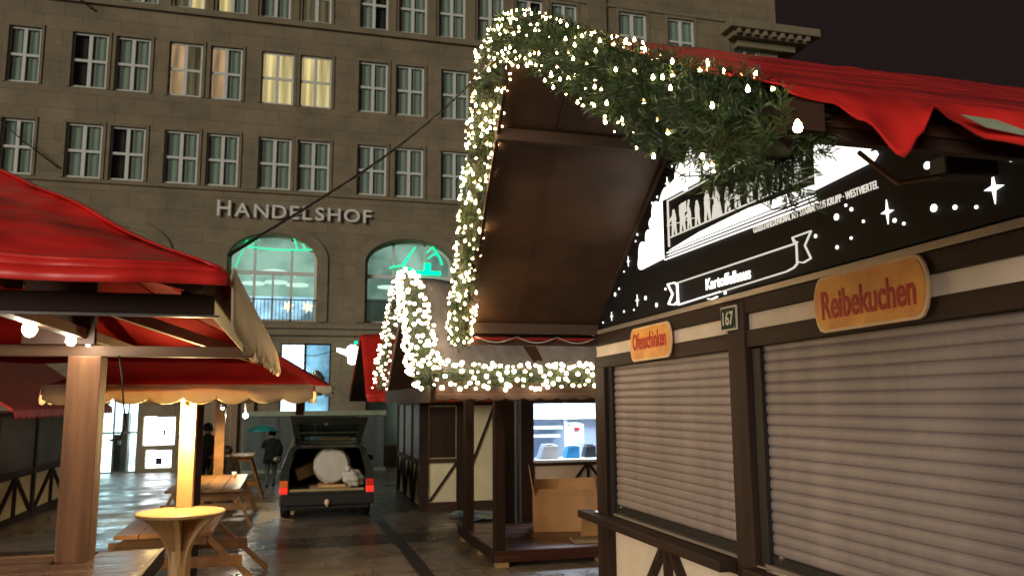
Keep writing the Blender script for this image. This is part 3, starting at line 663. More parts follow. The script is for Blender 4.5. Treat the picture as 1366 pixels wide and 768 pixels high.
def pavilion(x0, x1, y0, y1, ze, ap, label, seed, inset=.7):
    p = thing('market_pavilion', label, 'pavilion', ((x0 + x1) / 2, (y0 + y1) / 2, gz((y0 + y1) / 2)), group='red tent pavilions behind the near one')
    build(tent_roof(x0, x1, y0, y1, ze, ap, crown=.03, seed=seed, wr=.025, nu=24, nv=14), 'canopy', 'red_dull', p, solid=.008, underside_shade='underside_shade')
    for a, b, o_, s_ in (((x0, y0 - .015), (x1, y0 - .015), (0, -1), 1), ((x0, y1 + .015), (x1, y1 + .015), (0, 1), 2), ((x1 + .015, y0), (x1 + .015, y1), (1, 0), 3), ((x0 - .015, y0), (x0 - .015, y1), (-1, 0), 4)):
        build(valance(a, b, ze + .015, ze - .115, .055, .27, o_, .010, seed + s_), 'valance', 'cream', p, solid=.008)
    for xx in (x0 + .12, x1 - .12):
        m = MB(); m.box(xx - .03, xx + .03, y0 + .1, y1 - .1, ze - .06, ze); build(m, 'beam', 'plank', p)
    for yy in (y0 + .12, y1 - .12):
        m = MB(); m.box(x0 + .16, x1 - .16, yy - .03, yy + .03, ze - .06, ze); build(m, 'beam', 'plank', p)
    return p
p2 = pavilion(-2.15, .24, 8.30, 11.4, 2.262, .74, 'middle red tent with cream scalloped front edge just behind the near tent', 11)
m = MB(); m.box(-1.0075, -.8625, 8.5875, 8.7325, 0, 2.19); build(m, 'post', 'pale', p2, bevel=.008)
for x, y, mt in ((-1.07, 11.0, 'dark_panel'),):
    m = MB(); m.box(x - .055, x + .055, y - .055, y + .055, 0, 2.235); build(m, 'post', 'dark' if mt != 'post' else 'post', p2, bevel=.006)
p3 = pavilion(-3.4, .92, 18.0, 21.6, 2.44, 1.15, 'farther red tent whose brown edged corner shows beside the middle tent', 23)
for x, y, mt in ((-1.377, 18.7, 'plank'), (.3, 21.0, 'post')):
    m = MB(); m.box(x - .1, x + .1, y - .1, y + .1, gz(y), 2.38); build(m, 'post', mt, p3, bevel=.006)
m = MB(); m.bar((.93, 18.02, 2.34), (.93, 21.5, 2.34), .04, .2); build(m, 'hip_board', 'plank', p3)
lamp('far_tent_light', (-1.25, 17.3, 1.95), 230, (1, .68, .32), .06, 'SPOT', (-1.25, 17.6, .7), 140, .7)
hl_ = thing('hanging_lamp', 'shaded warm lamp over the lamplit trestle table inside the farther tent', 'lamp', (-1.25, 17.3, 2.03))
m = MB(); m.lathe([(.10, -.02), (.03, .07), (.015, .10)], 14, (-1.25, 17.3, 2.03)); build(m, 'lamp_shade', 'steel', hl_)
m = MB(); m.lathe([(.005, -.05), (.03, -.03), (.03, -.005), (.01, .01)], 10, (-1.25, 17.3, 2.02)); build(m, 'bulb', 'lamp_yellow', hl_)
fl = thing('hanging_lamp', 'tiny warm lamp hanging beneath the far tent edge', 'lamp', (-1.05, 22.5, 1.85))
m = MB(); m.lathe([(.01, -.07), (.06, -.04), (.05, .03), (.01, .06)], 10, (-1.05, 22.5, 1.78)); build(m, 'bulb', 'lamp_small', fl)
m = MB(); m.tube([(-1.05, 22.5, 1.84), (-1.05, 21.6, 2.38)], .008, 5); build(m, 'cord', 'wire', fl)

# ------------------------------------------------------------------ tables
t1 = thing('bar_table', 'wet brown bar table built round the reddish tent post', 'table', (-1.5, 6.0, 0))
m = MB()
for k in range(5):
    y0 = 5.58 + k * .2
    if 6.27 < y0 + .1 < 6.53: m.box(-1.95, -1.497, y0, y0 + .195, 1.015, 1.05); m.box(-1.273, -.865, y0, y0 + .195, 1.015, 1.05)
    else: m.box(-1.95, -.865, y0, y0 + .195, 1.015, 1.05)
build(m, 'tabletop_plank', 'wet_board', t1, bevel=.005)
m = MB(); m.box(-.863, -.835, 5.56, 6.6, .94, 1.055); build(m, 'edge_board', 'dark_y', t1, bevel=.004)
m = MB(); m.box(-1.95, -.866, 6.582, 6.61, .95, 1.05); build(m, 'edge_board', 'dark_x', t1, bevel=.004)
for x, y in ((-1.85, 5.7), (-.95, 5.7), (-1.85, 6.45), (-.95, 6.45)):
    m = MB(); m.box(x - .04, x + .04, y - .04, y + .04, 0, 1.0145); build(m, 'leg', 'dark', t1)
bt = thing('bistro_table', 'round pale wooden standing table lit at the foot of the yellow post', 'table', (-.93, 8.35, 0))
m = MB(); m.lathe([(.02, 1.065), (.37, 1.065), (.395, 1.072), (.395, 1.095), (.38, 1.102), (.02, 1.102)], 48, (-.93, 8.35, 0)); build(m, 'tabletop', 'pale_x', bt)
m = MB(); m.lathe([(.12, 0), (.11, .05), (.095, .3), (.09, .62), (.085, .75)], 8, (-.93, 8.35, 0)); m.sm = [False] * len(m.f); build(m, 'column', 'pale', bt, bevel=.004)
def flare(ang, up_):
    m = MB(); c, s_ = math.cos(ang), math.sin(ang); pr = []
    for k in range(9):
        t = k / 8; pr.append((.09 + (.27 if up_ else .22) * t ** 2.2, (.62 + .44 * t) if up_ else (.42 - .42 * t)))
    inner = [(.02, pr[-1][1]), (.02, pr[0][1])]
    o_ = Vector((-s_ * .022, c * .022, 0))
    m.prism([Vector((-.93 + c * r_, 8.35 + s_ * r_, z)) - o_ for r_, z in pr + inner], o_ * 2); return m
for k in range(6):
    a = R(30 + 60 * k); build(flare(a, True), 'bracket', 'pale', bt)
for k in range(4):
    a = R(45 + 90 * k); build(flare(a, False), 'foot', 'pale', bt)
def trestle(label, x0, x1, y0, y1, zt, frames, splay=.5):
    g0 = gz((y0 + y1) / 2); t = thing('picnic_table', label, 'table', ((x0 + x1) / 2, (y0 + y1) / 2, g0), group='wooden trestle tables under the tents')
    n = 4; wd = (x1 - x0) / n
    for k in range(n):
        m = MB(); m.box(x0 + k * wd, x0 + (k + 1) * wd - .012, y0, y1, zt - .045, zt); build(m, 'tabletop_plank', 'plank', t, bevel=.005)
    for y in frames:
        for s_, xe in ((-1, x0), (1, x1)):
            m = MB(); m.bar((xe - s_ * .12, y, zt - .05), (xe + s_ * splay, y, gz(y) + .01), .05, .12, (0, 1, 0)); build(m, 'leg', 'plank', t, bevel=.004)
        m = MB(); m.box(x0 - splay * .55, x1 + splay * .55, y - .075, y - .03, gz(y) + .30, gz(y) + .42); build(m, 'stretcher', 'plank', t, bevel=.004)
        m = MB(); m.box(x0 + .08, x1 - .08, y - .075, y - .03, zt - .15, zt - .05); build(m, 'stretcher', 'plank', t, bevel=.004)
    return t
trestle('near wooden trestle table with splayed legs behind the round table', -1.75, -.74, 9.75, 11.55, .70, (9.95, 11.2), .55)
trestle('lamplit wooden trestle table between the yellow post and the dark car', -1.98, -.74, 15.2, 18.3, .62, (15.6, 17.45, 18.25), .18)
trestle('far small lamplit trestle table near the umbrella walker', -1.75, -.72, 20.6, 21.9, .86, (20.8, 21.7), .2)
cup = thing('glass_cup', 'small clear cup on the lamplit trestle table', 'cup', (-.98, 17.4, .62))
m = MB(); m.lathe([(.03, .003), (.045, .12), (.041, .12), (.027, .012)], 12, (-.98, 17.4, .62)); build(m, 'cup_wall', 'paper', cup)
m = MB(); m.lathe([(.01, .02), (.035, .022), (.038, .07)], 10, (-.98, 17.4, .62)); build(m, 'drink', 'orange', cup)

# ------------------------------------------------------------------ people
def skin_body(joints, bones, radii, levels=2):
    """One continuous body surface grown from a skeleton. joints: {name: (x,y,z)}; returns verts, faces."""
    names = list(joints); idx = {n: i for i, n in enumerate(names)}
    me = bpy.data.meshes.new('body_skeleton'); me.from_pydata([joints[n] for n in names], [(idx[a], idx[b]) for a, b in bones], [])
    o = bpy.data.objects.new('body_skeleton', me); C.objects.link(o)
    md = o.modifiers.new('skin', 'SKIN'); md.use_smooth_shade = True; md.branch_smoothing = .3
    for n in names:
        sv = me.skin_vertices[0].data[idx[n]]; r_ = radii[n]; sv.radius = r_ if isinstance(r_, tuple) else (r_, r_)
    me.skin_vertices[0].data[idx['pelvis']].use_root = True
    s_ = o.modifiers.new('sub', 'SUBSURF'); s_.levels = levels; s_.render_levels = levels
    dg = bpy.context.evaluated_depsgraph_get(); dg.update()
    e = o.evaluated_get(dg).to_mesh(); vs = [tuple(v.co) for v in e.vertices]; fs = [tuple(p.vertices) for p in e.polygons]
    bpy.data.objects.remove(o); bpy.data.meshes.remove(me); return vs, fs
def person(label, loc, rz, h, pose, mats, group=None):
    """mats: material by height zone: list of (z fraction upper bound, material)."""
    p = thing('person', label, 'person', loc, rz, group)
    j = {k: Vector(v) * h for k, v in pose.items()}
    rad = dict(pelvis=(.088, .070), spine=(.088, .068), chest=(.105, .075), neck=.036, headb=.05, head=(.058, .066), top=.045, lsh=.052, rsh=.052, lel=.037, rel=.037, lwr=.024, rwr=.024, lha=.022, rha=.022,
               lhip=.062, rhip=.062, lkn=.043, rkn=.043, lan=.030, ran=.030, ltoe=.024, rtoe=.024)
    rad = {k: (tuple(x * h for x in v) if isinstance(v, tuple) else v * h) for k, v in rad.items()}
    bones = [('pelvis', 'spine'), ('spine', 'chest'), ('chest', 'neck'), ('neck', 'headb'), ('headb', 'head'), ('head', 'top'), ('chest', 'lsh'), ('lsh', 'lel'), ('lel', 'lwr'), ('lwr', 'lha'), ('chest', 'rsh'), ('rsh', 'rel'), ('rel', 'rwr'), ('rwr', 'rha'),
             ('pelvis', 'lhip'), ('lhip', 'lkn'), ('lkn', 'lan'), ('lan', 'ltoe'), ('pelvis', 'rhip'), ('rhip', 'rkn'), ('rkn', 'ran'), ('ran', 'rtoe')]
    vs, fs = skin_body({k: tuple(v) for k, v in j.items()}, bones, rad)
    me = bpy.data.meshes.new('body'); me.from_pydata(vs, [], fs); me.polygons.foreach_set('use_smooth', [True] * len(fs)); me.update()
    for mt in ('shoe', mats[0], mats[1], 'skin'): me.materials.append(M[mt])
    zk, zw = (j['lan'].z + j['ltoe'].z) / 2 + .03 * h, j['pelvis'].z + .0 * h; hd = j['headb'].z - .012 * h
    for f in me.polygons:
        c = f.center
        arm = min((c - j['lha']).length, (c - j['rha']).length) < .045 * h
        f.material_index = 3 if (c.z > hd and (c - j['head']).length < .16 * h) or arm else (0 if c.z < zk else (1 if c.z < zw else 2))
    o = bpy.data.objects.new('body', me); C.objects.link(o); o.parent = p; WL[o.name] = Vector(loc)
    hm = MB(); hc = j['head'] + Vector((0, -.012, .014)) * h
    hm.lathe([(.02 * h, -.06 * h), (.068 * h, -.04 * h), (.077 * h, .0), (.06 * h, .045 * h), (.02 * h, .066 * h)], 14, tuple(hc), .9, 1.0)
    build(hm, 'hair', 'hair', p, local=True)
    # coat skirt
    cm = MB(); pc = j['pelvis']; cm.lathe([(.145 * h, -.10 * h), (.135 * h, .0), (.118 * h, .1 * h), (.125 * h, .2 * h), (.11 * h, .27 * h)], 16, tuple(pc), 1.0, .72)
    build(cm, 'coat', 'jacket', p, local=True)
    return p, j
STAND = dict(pelvis=(0, 0, .53), spine=(0, -.005, .62), chest=(0, 0, .74), neck=(0, .005, .84), headb=(0, .012, .875), head=(0, .018, .93), top=(0, .012, .975),
             lsh=(-.115, 0, .80), lel=(-.145, -.01, .63), lwr=(-.13, .06, .49), lha=(-.125, .09, .45), rsh=(.115, 0, .80), rel=(.145, -.01, .63), rwr=(.14, .04, .49), rha=(.138, .06, .45),
             lhip=(-.055, 0, .50), lkn=(-.06, .02, .28), lan=(-.062, -.02, .05), ltoe=(-.066, .09, .02), rhip=(.055, 0, .50), rkn=(.06, .01, .28), ran=(.062, -.01, .05), rtoe=(.068, .10, .02))
walk = dict(STAND); walk.update(lkn=(-.06, .05, .29), lan=(-.06, -.03, .05), ltoe=(-.062, .08, .02), rkn=(.06, .06, .28), ran=(.06, .10, .05), rtoe=(.064, .21, .02), lsh=(-.11, .01, .80), lel=(-.15, .04, .69), lwr=(-.11, .14, .74), lha=(-.10, .155, .785))
walk = {k: Vector(v) for k, v in walk.items()}
pu, ju = person('person in dark jacket and pale jeans walking away under a teal umbrella', (-.38, 23.9, gz(23.9)), R(8), 1.60, walk, ('jeans', 'jacket'))
m = MB(); m.lathe([(.10, -.16), (.15, -.05), (.15, .12), (.09, .2)], 12, (.16, -.05, 1.02), .9, .8); build(m, 'backpack', 'jacket', pu, local=True)
um = thing('umbrella', 'teal umbrella held low over the walker in pale jeans', 'umbrella', (-.62, 24.0, 1.30))
m = MB()
def umb(u, v):
    a = 2 * math.pi * u; r_ = .46 * v; k = 8 * a / (2 * math.pi); sc_ = 1 - .05 * v * abs(math.sin(math.pi * k))
    return (-.62 + r_ * sc_ * math.cos(a), 24.0 + r_ * sc_ * math.sin(a), 1.50 - .19 * v ** 1.8 + .015 * v * abs(math.sin(math.pi * k)))
m.grid(umb, 64, 10); build(m, 'canopy', 'teal', um, solid=.006)
m = MB(); m.tube([(-.62, 24.0, 1.56), (-.62, 24.0, 1.3), (-.55, 24.12, .95)], .009, 6); build(m, 'shaft', 'steel', um)
for k in range(8):
    a = 2 * math.pi * (k) / 8; m = MB(); m.tube([(-.62, 24, 1.49), (-.62 + .22 * math.cos(a), 24 + .22 * math.sin(a), 1.445), (-.62 + .45 * math.cos(a), 24 + .45 * math.sin(a), 1.305)], .004, 4); build(m, 'rib', 'steel', um)
pa, ja = person('tall person in a black coat standing behind the lit tent posts', (-1.84, 21.3, gz(21.3)), R(160), 1.80, {k: Vector(v) for k, v in STAND.items()}, ('jacket', 'jacket'))
rb = thing('shoulder_bag', 'bright red bag hanging beside the tall person in black', 'bag', (-1.62, 20.95, .55))
m = MB(); m.lathe([(.02, 0), (.10, .02), (.12, .16), (.10, .34), (.03, .37)], 14, (-1.62, 20.95, .52), .9, .55); build(m, 'pouch', 'red_cloth', rb)
m = MB(); m.tube([(-1.69, 20.95, .86), (-1.66, 20.98, 1.15), (-1.62, 21.0, 1.2), (-1.58, 20.98, 1.12), (-1.56, 20.95, .86)], .012, 6); build(m, 'strap', 'red_cloth', rb)
seat = dict(STAND); seat = {k: Vector(v) for k, v in seat.items()}
for k in seat:
    if k not in ('lkn', 'lan', 'ltoe', 'rkn', 'ran', 'rtoe'): seat[k] = seat[k] - Vector((0, 0, .25))
seat.update(lkn=Vector((-.07, .22, .28)), lan=Vector((-.07, .20, .05)), ltoe=Vector((-.07, .30, .02)), rkn=Vector((.07, .22, .28)), ran=Vector((.07, .20, .05)), rtoe=Vector((.07, .30, .02)))
ps, js = person('seated person in a black coat just behind the orange lit post', (-1.28, 19.7, gz(19.7)), R(5), 1.72, seat, ('jacket', 'jacket'))
bn = thing('bench', 'plain wooden bench under the seated person', 'bench', (-1.3, 19.68, gz(19.68)))
m = MB(); m.box(-1.9, -.95, 19.52, 19.84, .205, .245); build(m, 'seat', 'plank', bn, bevel=.004)
for x in (-1.75, -1.05): m = MB(); m.box(x - .03, x + .03, 19.56, 19.8, gz(19.68), .2045); build(m, 'leg', 'plank', bn)

# ------------------------------------------------------------------ estate car with its tailgate up
car = thing('estate_car', 'dark green estate car seen from behind with raised tailgate and red tail lamps', 'car', (.77, 16.0, gz(17)), R(-1.0))
def sect(y):
    """half profile of the body at distance y from the rear."""
    def lerp(a, b, t): return [tuple(p + (q - p) * t for p, q in zip(u, v)) for u, v in zip(a, b)]
    cab = [(.76, .24), (.855, .42), (.875, .70), (.85, .93), (.70, 1.36), (.60, 1.425), (.0, 1.45)]
    hood = [(.74, .24), (.84, .42), (.86, .68), (.82, .86), (.66, .93), (.45, .955), (.0, .97)]
    tail = [(.74, .30), (.84, .42), (.865, .70), (.84, .93), (.685, 1.34), (.585, 1.40), (.0, 1.425)]
    if y < .5: return lerp(tail, cab, y / .5)
    if y < 2.7: return cab
    if y < 3.5: return lerp(cab, hood, (y - 2.7) / .8)
    return lerp(hood, [(p[0] * .92, p[1] * .97) for p in hood], (y - 3.5) / 1.1)
m = MB(); Y = [0, .12, .5, 1.2, 2.0, 2.7, 3.0, 3.5, 4.0, 4.4, 4.6]
prof = []
for y in Y:
    s_ = sect(y); prof.append([(-x, y, z) for x, z in s_[:-1]] + [(0, y, s_[-1][1])] + [(x, y, z) for x, z in reversed(s_[:-1])])
n = len(prof[0])
m.add([p for r_ in prof for p in r_], [(i * n + k, i * n + k + 1, (i + 1) * n + k + 1, (i + 1) * n + k) for i in range(len(Y) - 1) for k in range(n - 1)] + [tuple((len(Y) - 1) * n + k for k in range(n))], False)
m.add([(-.74, 0, .24), (.74, 0, .24), (.74, 4.55, .24), (-.74, 4.55, .24)], [(0, 1, 2, 3)])
m.add([(-.865, 0, .42), (.865, 0, .42), (.86, 0, .70), (.855, 0, .60), (-.855, 0, .60), (-.86, 0, .70)], [(0, 1, 3, 4)])
bd = build(m, 'body', 'car', car, solid=.03, bevel=.0, local=True)
m = MB()                                                            # D pillars and roof edge round the opening
for s_ in (-1, 1):
    m.prism([(s_ * .865, -.005, .60), (s_ * .70, -.005, .60), (s_ * .70, -.005, .93), (s_ * .60, -.005, 1.30), (s_ * .55, -.005, 1.345), (s_ * .585, -.005, 1.40), (s_ * .685, -.005, 1.34), (s_ * .84, -.005, .93)], (0, .06, 0))
m.box(-.585, .585, -.005, .06, 1.345, 1.405); build(m, 'rear_frame', 'car', car, local=True)
m = MB(); m.box(-.50, .50, -.012, -.006, 1.37, 1.392); build(m, 'roof_trim', 'chrome', car, local=True)
m = MB(); m.box(-.69, .69, .05, 1.5, .56, .595); build(m, 'cargo_floor', 'car_in', car, local=True)
m = MB(); m.box(-.69, .69, 1.45, 1.55, .596, 1.12); m.box(-.5, -.2, 1.46, 1.54, 1.121, 1.3); m.box(.2, .5, 1.46, 1.54, 1.121, 1.3); build(m, 'rear_seat', 'car_in', car, local=True, bevel=.02)
m = MB(); m.box(-.86, .86, -.12, .02, .30, .50); m.box(-.80, .80, -.06, .02, .22, .299); build(m, 'bumper', 'black', car, local=True, bevel=.03)
m = MB(); m.box(-.68, .68, -.03, -.006, .555, .60); build(m, 'sill_plate', 'card_edge', car, local=True)
for s_ in (-1, 1):
    m = MB(); m.box(min(s_ * .72, s_ * .868), max(s_ * .72, s_ * .868), -.035, -.006, .52, .63); t_ = build(m, 'tail_lamp', 'tail_lit', car, local=True, bevel=.008)
    m = MB(); m.box(min(s_ * .72, s_ * .866), max(s_ * .72, s_ * .866), -.033, -.006, .634, .76); build(m, 'lens', 'tail_amber' if s_ < 0 else 'tail_red', t_, local=True, bevel=.006)
    m = MB(); m.box(min(s_ * .72, s_ * .866), max(s_ * .72, s_ * .866), -.03, -.006, .44, .516); build(m, 'reflector', 'steel', t_, local=True)
    m = MB(); m.lathe([(.02, -.06), (.10, -.05), (.12, 0), (.10, .05), (.02, .06)], 10, (s_ * 1.0, 2.75, .98), .8, .4); build(m, 'mirror', 'car', car, local=True)
    m = MB(); yy0, yy1 = .25, 2.6
    m.add([(s_ * .845, yy0, .965), (s_ * .845, yy1, .965), (s_ * .722, yy1 - .25, 1.33), (s_ * .722, yy0 + .05, 1.33)], [(0, 1, 2, 3)]); build(m, 'side_window', 'black', car, local=True, solid=.004)
    for y in (.85, 3.65):
        m = MB(); prof_ = [(.19, -.10), (.30, -.095), (.318, -.05), (.318, .05), (.30, .095), (.19, .10)]
        vs, n2 = [], 24
        for r_, x in prof_:
            for k in range(n2): vs.append((s_ * .76 + x, y + r_ * math.cos(2 * math.pi * k / n2), .318 + r_ * math.sin(2 * math.pi * k / n2)))
        m.add(vs, [(i * n2 + k, i * n2 + (k + 1) % n2, (i + 1) * n2 + (k + 1) % n2, (i + 1) * n2 + k) for i in range(5) for k in range(n2)], True); w_ = build(m, 'wheel', 'rubber', car, local=True)
        m = MB(); m.add([(s_ * .80, y + .2 * math.cos(2 * math.pi * k / n2), .318 + .2 * math.sin(2 * math.pi * k / n2)) for k in range(n2)] + [(s_ * .83, y, .318)], [(k, (k + 1) % n2, n2) for k in range(n2)]); build(m, 'rim', 'rim', w_, local=True)
gp = [(-.60, .02, 1.44), (.60, .02, 1.44), (.70, -.62, 1.97), (-.70, -.62, 1.97)]
G = lambda u, v: Vector(gp[0]) * (1 - u) * (1 - v) + Vector(gp[1]) * u * (1 - v) + Vector(gp[2]) * u * v + Vector(gp[3]) * (1 - u) * v
nrm = (Vector(gp[1]) - Vector(gp[0])).cross(Vector(gp[3]) - Vector(gp[0])).normalized()
m = MB()
for a in ([(0, 0), (1, 0), (1, .12), (0, .12)], [(0, .78), (1, .78), (1, 1), (0, 1)], [(0, .12), (.09, .12), (.09, .78), (0, .78)], [(.91, .12), (1, .12), (1, .78), (.91, .78)]): m.prism([G(u, v) for u, v in a], nrm * .045)
tg = build(m, 'tailgate', 'car', car, local=True, bevel=.006)
m = MB(); m.prism([G(u, v) + nrm * .02 for u, v in ((.09, .12), (.91, .12), (.91, .78), (.09, .78))], nrm * .006); build(m, 'rear_glass', 'car_glass', tg, local=True)
m = MB(); m.prism([G(u, v) - nrm * .012 for u, v in ((.03, .84), (.97, .84), (.97, .985), (.03, .985))], nrm * .010); build(m, 'lower_skin', 'hoard_top', tg, local=True)
m = MB(); m.bar(G(.5, .80) - nrm * .03, G(.5, .22) - nrm * .02, .014, .014); build(m, 'wiper', 'black', tg, local=True)
for s_ in (.04, .96):
    m = MB(); m.tube([G(s_, .42), (-.66 if s_ < .5 else .66, .05, 1.12)], .012, 6); build(m, 'gas_strut', 'black', tg, local=True)
m = MB(); m.lathe([(.03, -.05), (.05, -.02), (.05, .03), (.02, .06)], 10, (.0, -.15, .36)); m.bar((0, -.13, .30), (0, .02, .27), .03, .03); build(m, 'tow_ball', 'orange_rim', car, local=True)
m = MB(); m.box(-.26, .26, -.126, -.121, .33, .44); build(m, 'number_plate', 'black', car, local=True)
# load
ox, oy, oz = .77, 16.0, gz(17)
bl = thing('wrapped_bale', 'large round white plastic wrapped bale inside the open car boot', 'bale', (.87, 16.4, oz + .72))
m = MB()
def bale(u, v):
    a = 2 * math.pi * u; t = v * 2 - 1; r_ = .345 * (1 - .16 * abs(t) ** 6) * (1 + .025 * math.sin(5 * a + 3 * t) + .02 * math.sin(11 * a - 5 * t))
    return (.87 + r_ * math.cos(a), 16.46 + .33 * t, oz + 1.0 + r_ * math.sin(a))
m.grid(bale, 48, 16)
m.add([bale(k / 24, 0) for k in range(24)] + [(.87, 16.10, oz + 1.02)], [(k, (k + 1) % 24, 24) for k in range(24)], True); build(m, 'wrap', 'wrap', bl)
m = MB(); m.tube([(.87 + .352 * math.cos(2 * math.pi * k / 32), 16.40, oz + 1.0 + .352 * math.sin(2 * math.pi * k / 32)) for k in range(33)], .008, 5); build(m, 'cord', 'card_edge', bl)
sk = thing('white_sack', 'crumpled white sack beside the round bale in the car boot', 'sack', (1.26, 16.15, oz + .6))
m = MB()
def sack(u, v):
    a = 2 * math.pi * u; b = math.pi * v; k = 1 + .12 * math.sin(5 * a + 2) * math.sin(b) + .08 * math.sin(9 * b + a)
    return (1.25 + .20 * k * math.sin(b) * math.cos(a) - .06 * math.cos(b), 16.2 + .14 * k * math.sin(b) * math.sin(a), oz + .77 + .18 * k * math.cos(b))
m.grid(sack, 28, 18); build(m, 'sack_cloth', 'bag', sk)
m = MB(); m.lathe([(.05, 0), (.03, .03), (.06, .09)], 10, (1.16, 16.12, oz + .9)); build(m, 'tied_neck', 'bag', sk)
cd = thing('cardboard_sheet', 'flat brown cardboard under the round bale in the boot', 'cardboard', (.85, 16.2, oz + .6))
m = MB(); m.box(.45, 1.2, 16.05, 16.9, oz + .602, oz + .618); build(m, 'lower_layer', 'card_edge', cd)
m = MB(); m.box(.62, 1.12, 16.1, 16.9, oz + .6185, oz + .652); build(m, 'upper_layer', 'card', cd)
bx = thing('boot_crate', 'tan box leaning in the shadow inside the car boot', 'box', (.33, 16.7, oz + .6))
m = MB(); m.bar((.2, 16.75, oz + .80), (.52, 16.8, oz + .92), .24, .22); build(m, 'box_body', 'card_edge', bx)
m = MB(); m.bar((.2, 16.74, oz + .915), (.52, 16.79, oz + 1.035), .26, .008); build(m, 'lid', 'card', bx)
#PART3
# ------------------------------------------------------------------ half-timbered huts
def gable_roof(parent, x0, x1, ya, za, yr, zr, yb, zb, mat, x0e=None, th=.05, seed=0, sc_n=18, top_amp=.012):
    """Two slopes, ridge along x. Under boards + a fabric skin lying on them. x0e: gable edge at the eaves."""
    x0e = x0 if x0e is None else x0e
    for (y, z, nm) in ((ya, za, 0), (yb, zb, 1)):
        m = MB(); a = [(x0e, y, z), (x1, y, z), (x1, yr, zr), (x0, yr, zr)]
        m.prism(a, (0, 0, th)); build(m, 'roof_board', 'soffit', parent)
        m = MB(); r_ = random.Random(seed + nm); ph = r_.uniform(0, 6)
        def fn(u, v, y=y, z=z, ph=ph):
            xs = (x0e + (x0 - x0e) * v) - .02; x = xs + (x1 + .02 - xs) * u
            return (x, y + (yr - y) * v * 1.0, z + (zr - z) * v + th + .02 + top_amp * (math.sin(x * 4 + ph + 3 * v) + math.sin(x * 9.3 + 2 * ph) * .5))
        m.grid(fn, 40, 14); build(m, 'roof_cover', mat, parent, solid=.006)

# hut C: corner hut with cream panels, red roof
hc = thing('timbered_hut', 'small cream and brown half timbered corner hut with red roof behind the deck posts', 'market hut', (3.8, 18.5, gz(18.5)))
CX0, CX1, CY0, CY1 = 2.65, 5.6, 16.73, 20.4; g0 = gz(16.73)
m = MB(); m.box(CX0 + .05, CX1, CY0 + .05, CY1, gz(CY1), 2.12); build(m, 'wall_panel', 'plaster_y', hc)
def front_y(y, x0, x1, z0, z1, mat, nm, th=.03, parent=None): m = MB(); m.box(x0, x1, y, y + th, z0, z1); return build(m, nm, mat, parent)
front_y(16.765, 2.84, 3.38, .96, 2.0, 'dark', 'dark_hatch', .02, hc)
for x0, x1 in ((2.62, 2.80), (3.40, 3.62), (4.32, 4.52), (4.90, 5.12)):
    m = MB(); m.box(x0, x1, CY0 - .01, CY0 + .045, g0, 2.10); build(m, 'post', 'dark', hc, bevel=.006)
for x0, x1, z0, z1 in ((2.801, 3.399, .86, .945), (2.801, 5.1, 2.02, 2.10), (4.521, 4.899, 1.18, 1.25), (2.801, 5.1, g0, g0 + .17)):
    for a, b in ([(x0, x1)] if x1 < 3.5 or x0 > 4.5 else [(2.801, 3.399), (3.621, 4.319), (4.521, 4.899)]):
        m = MB(); m.box(a, b, CY0 - .005, CY0 + .045, z0, z1); build(m, 'rail', 'dark_x', hc)
for a, b in (((2.84, .10), (3.39, .85)), ((3.64, .62), (4.20, 2.0))):
    m = MB(); m.bar((a[0], CY0 + .03, a[1]), (b[0], CY0 + .03, b[1]), .03, .06, (0, 1, 0)); build(m, 'brace', 'dark', hc)
# gable side facing -x
for y in (16.73, 17.95, 19.2, 20.32):
    m = MB(); m.box(CX0 - .01, CX0 + .045, y if y > 17 else y + .06, y + (.09 if y > 17 else .12), gz(y), 2.10); build(m, 'post', 'dark', hc)
for z0, z1 in ((.80, .90), (2.03, 2.11), (-.17, -.02)):
    m = MB(); m.box(CX0 - .005, CX0 + .04, 16.86, 20.3, z0, z1); build(m, 'rail', 'dark_y', hc)
for y0, y1 in ((16.87, 17.94), (18.05, 19.19), (19.3, 20.31)):
    m = MB(); m.box(CX0 + .03, CX0 + .052, y0, y1, .905, 2.025); build(m, 'shutter_panel', 'grey_panel', hc)
    ym = (y0 + y1) / 2
    for ya in (y0 + .04, y1 - .04): m = MB(); m.bar((CX0 + .03, ya, -.02), (CX0 + .03, ym, .79), .03, .05, (1, 0, 0)); build(m, 'brace', 'dark', hc)
for k in range(3):
    m = MB(); m.box(CX0 - .03, CX0 + .0, 16.95 + k * .9, 17.5 + k * .9, 2.115, 2.17); build(m, 'fascia_panel', 'plaster', hc)
gable_roof(hc, 1.5, 6.0, 16.2, 2.12, 17.75, 3.5, 20.9, 2.12, 'red_dull', seed=3)
build(valance((1.5, 16.17), (6.0, 16.17), 2.20, 2.13, .035, .22, (0, -1), .008, 8), 'valance', 'red_dull', hc, solid=.006)

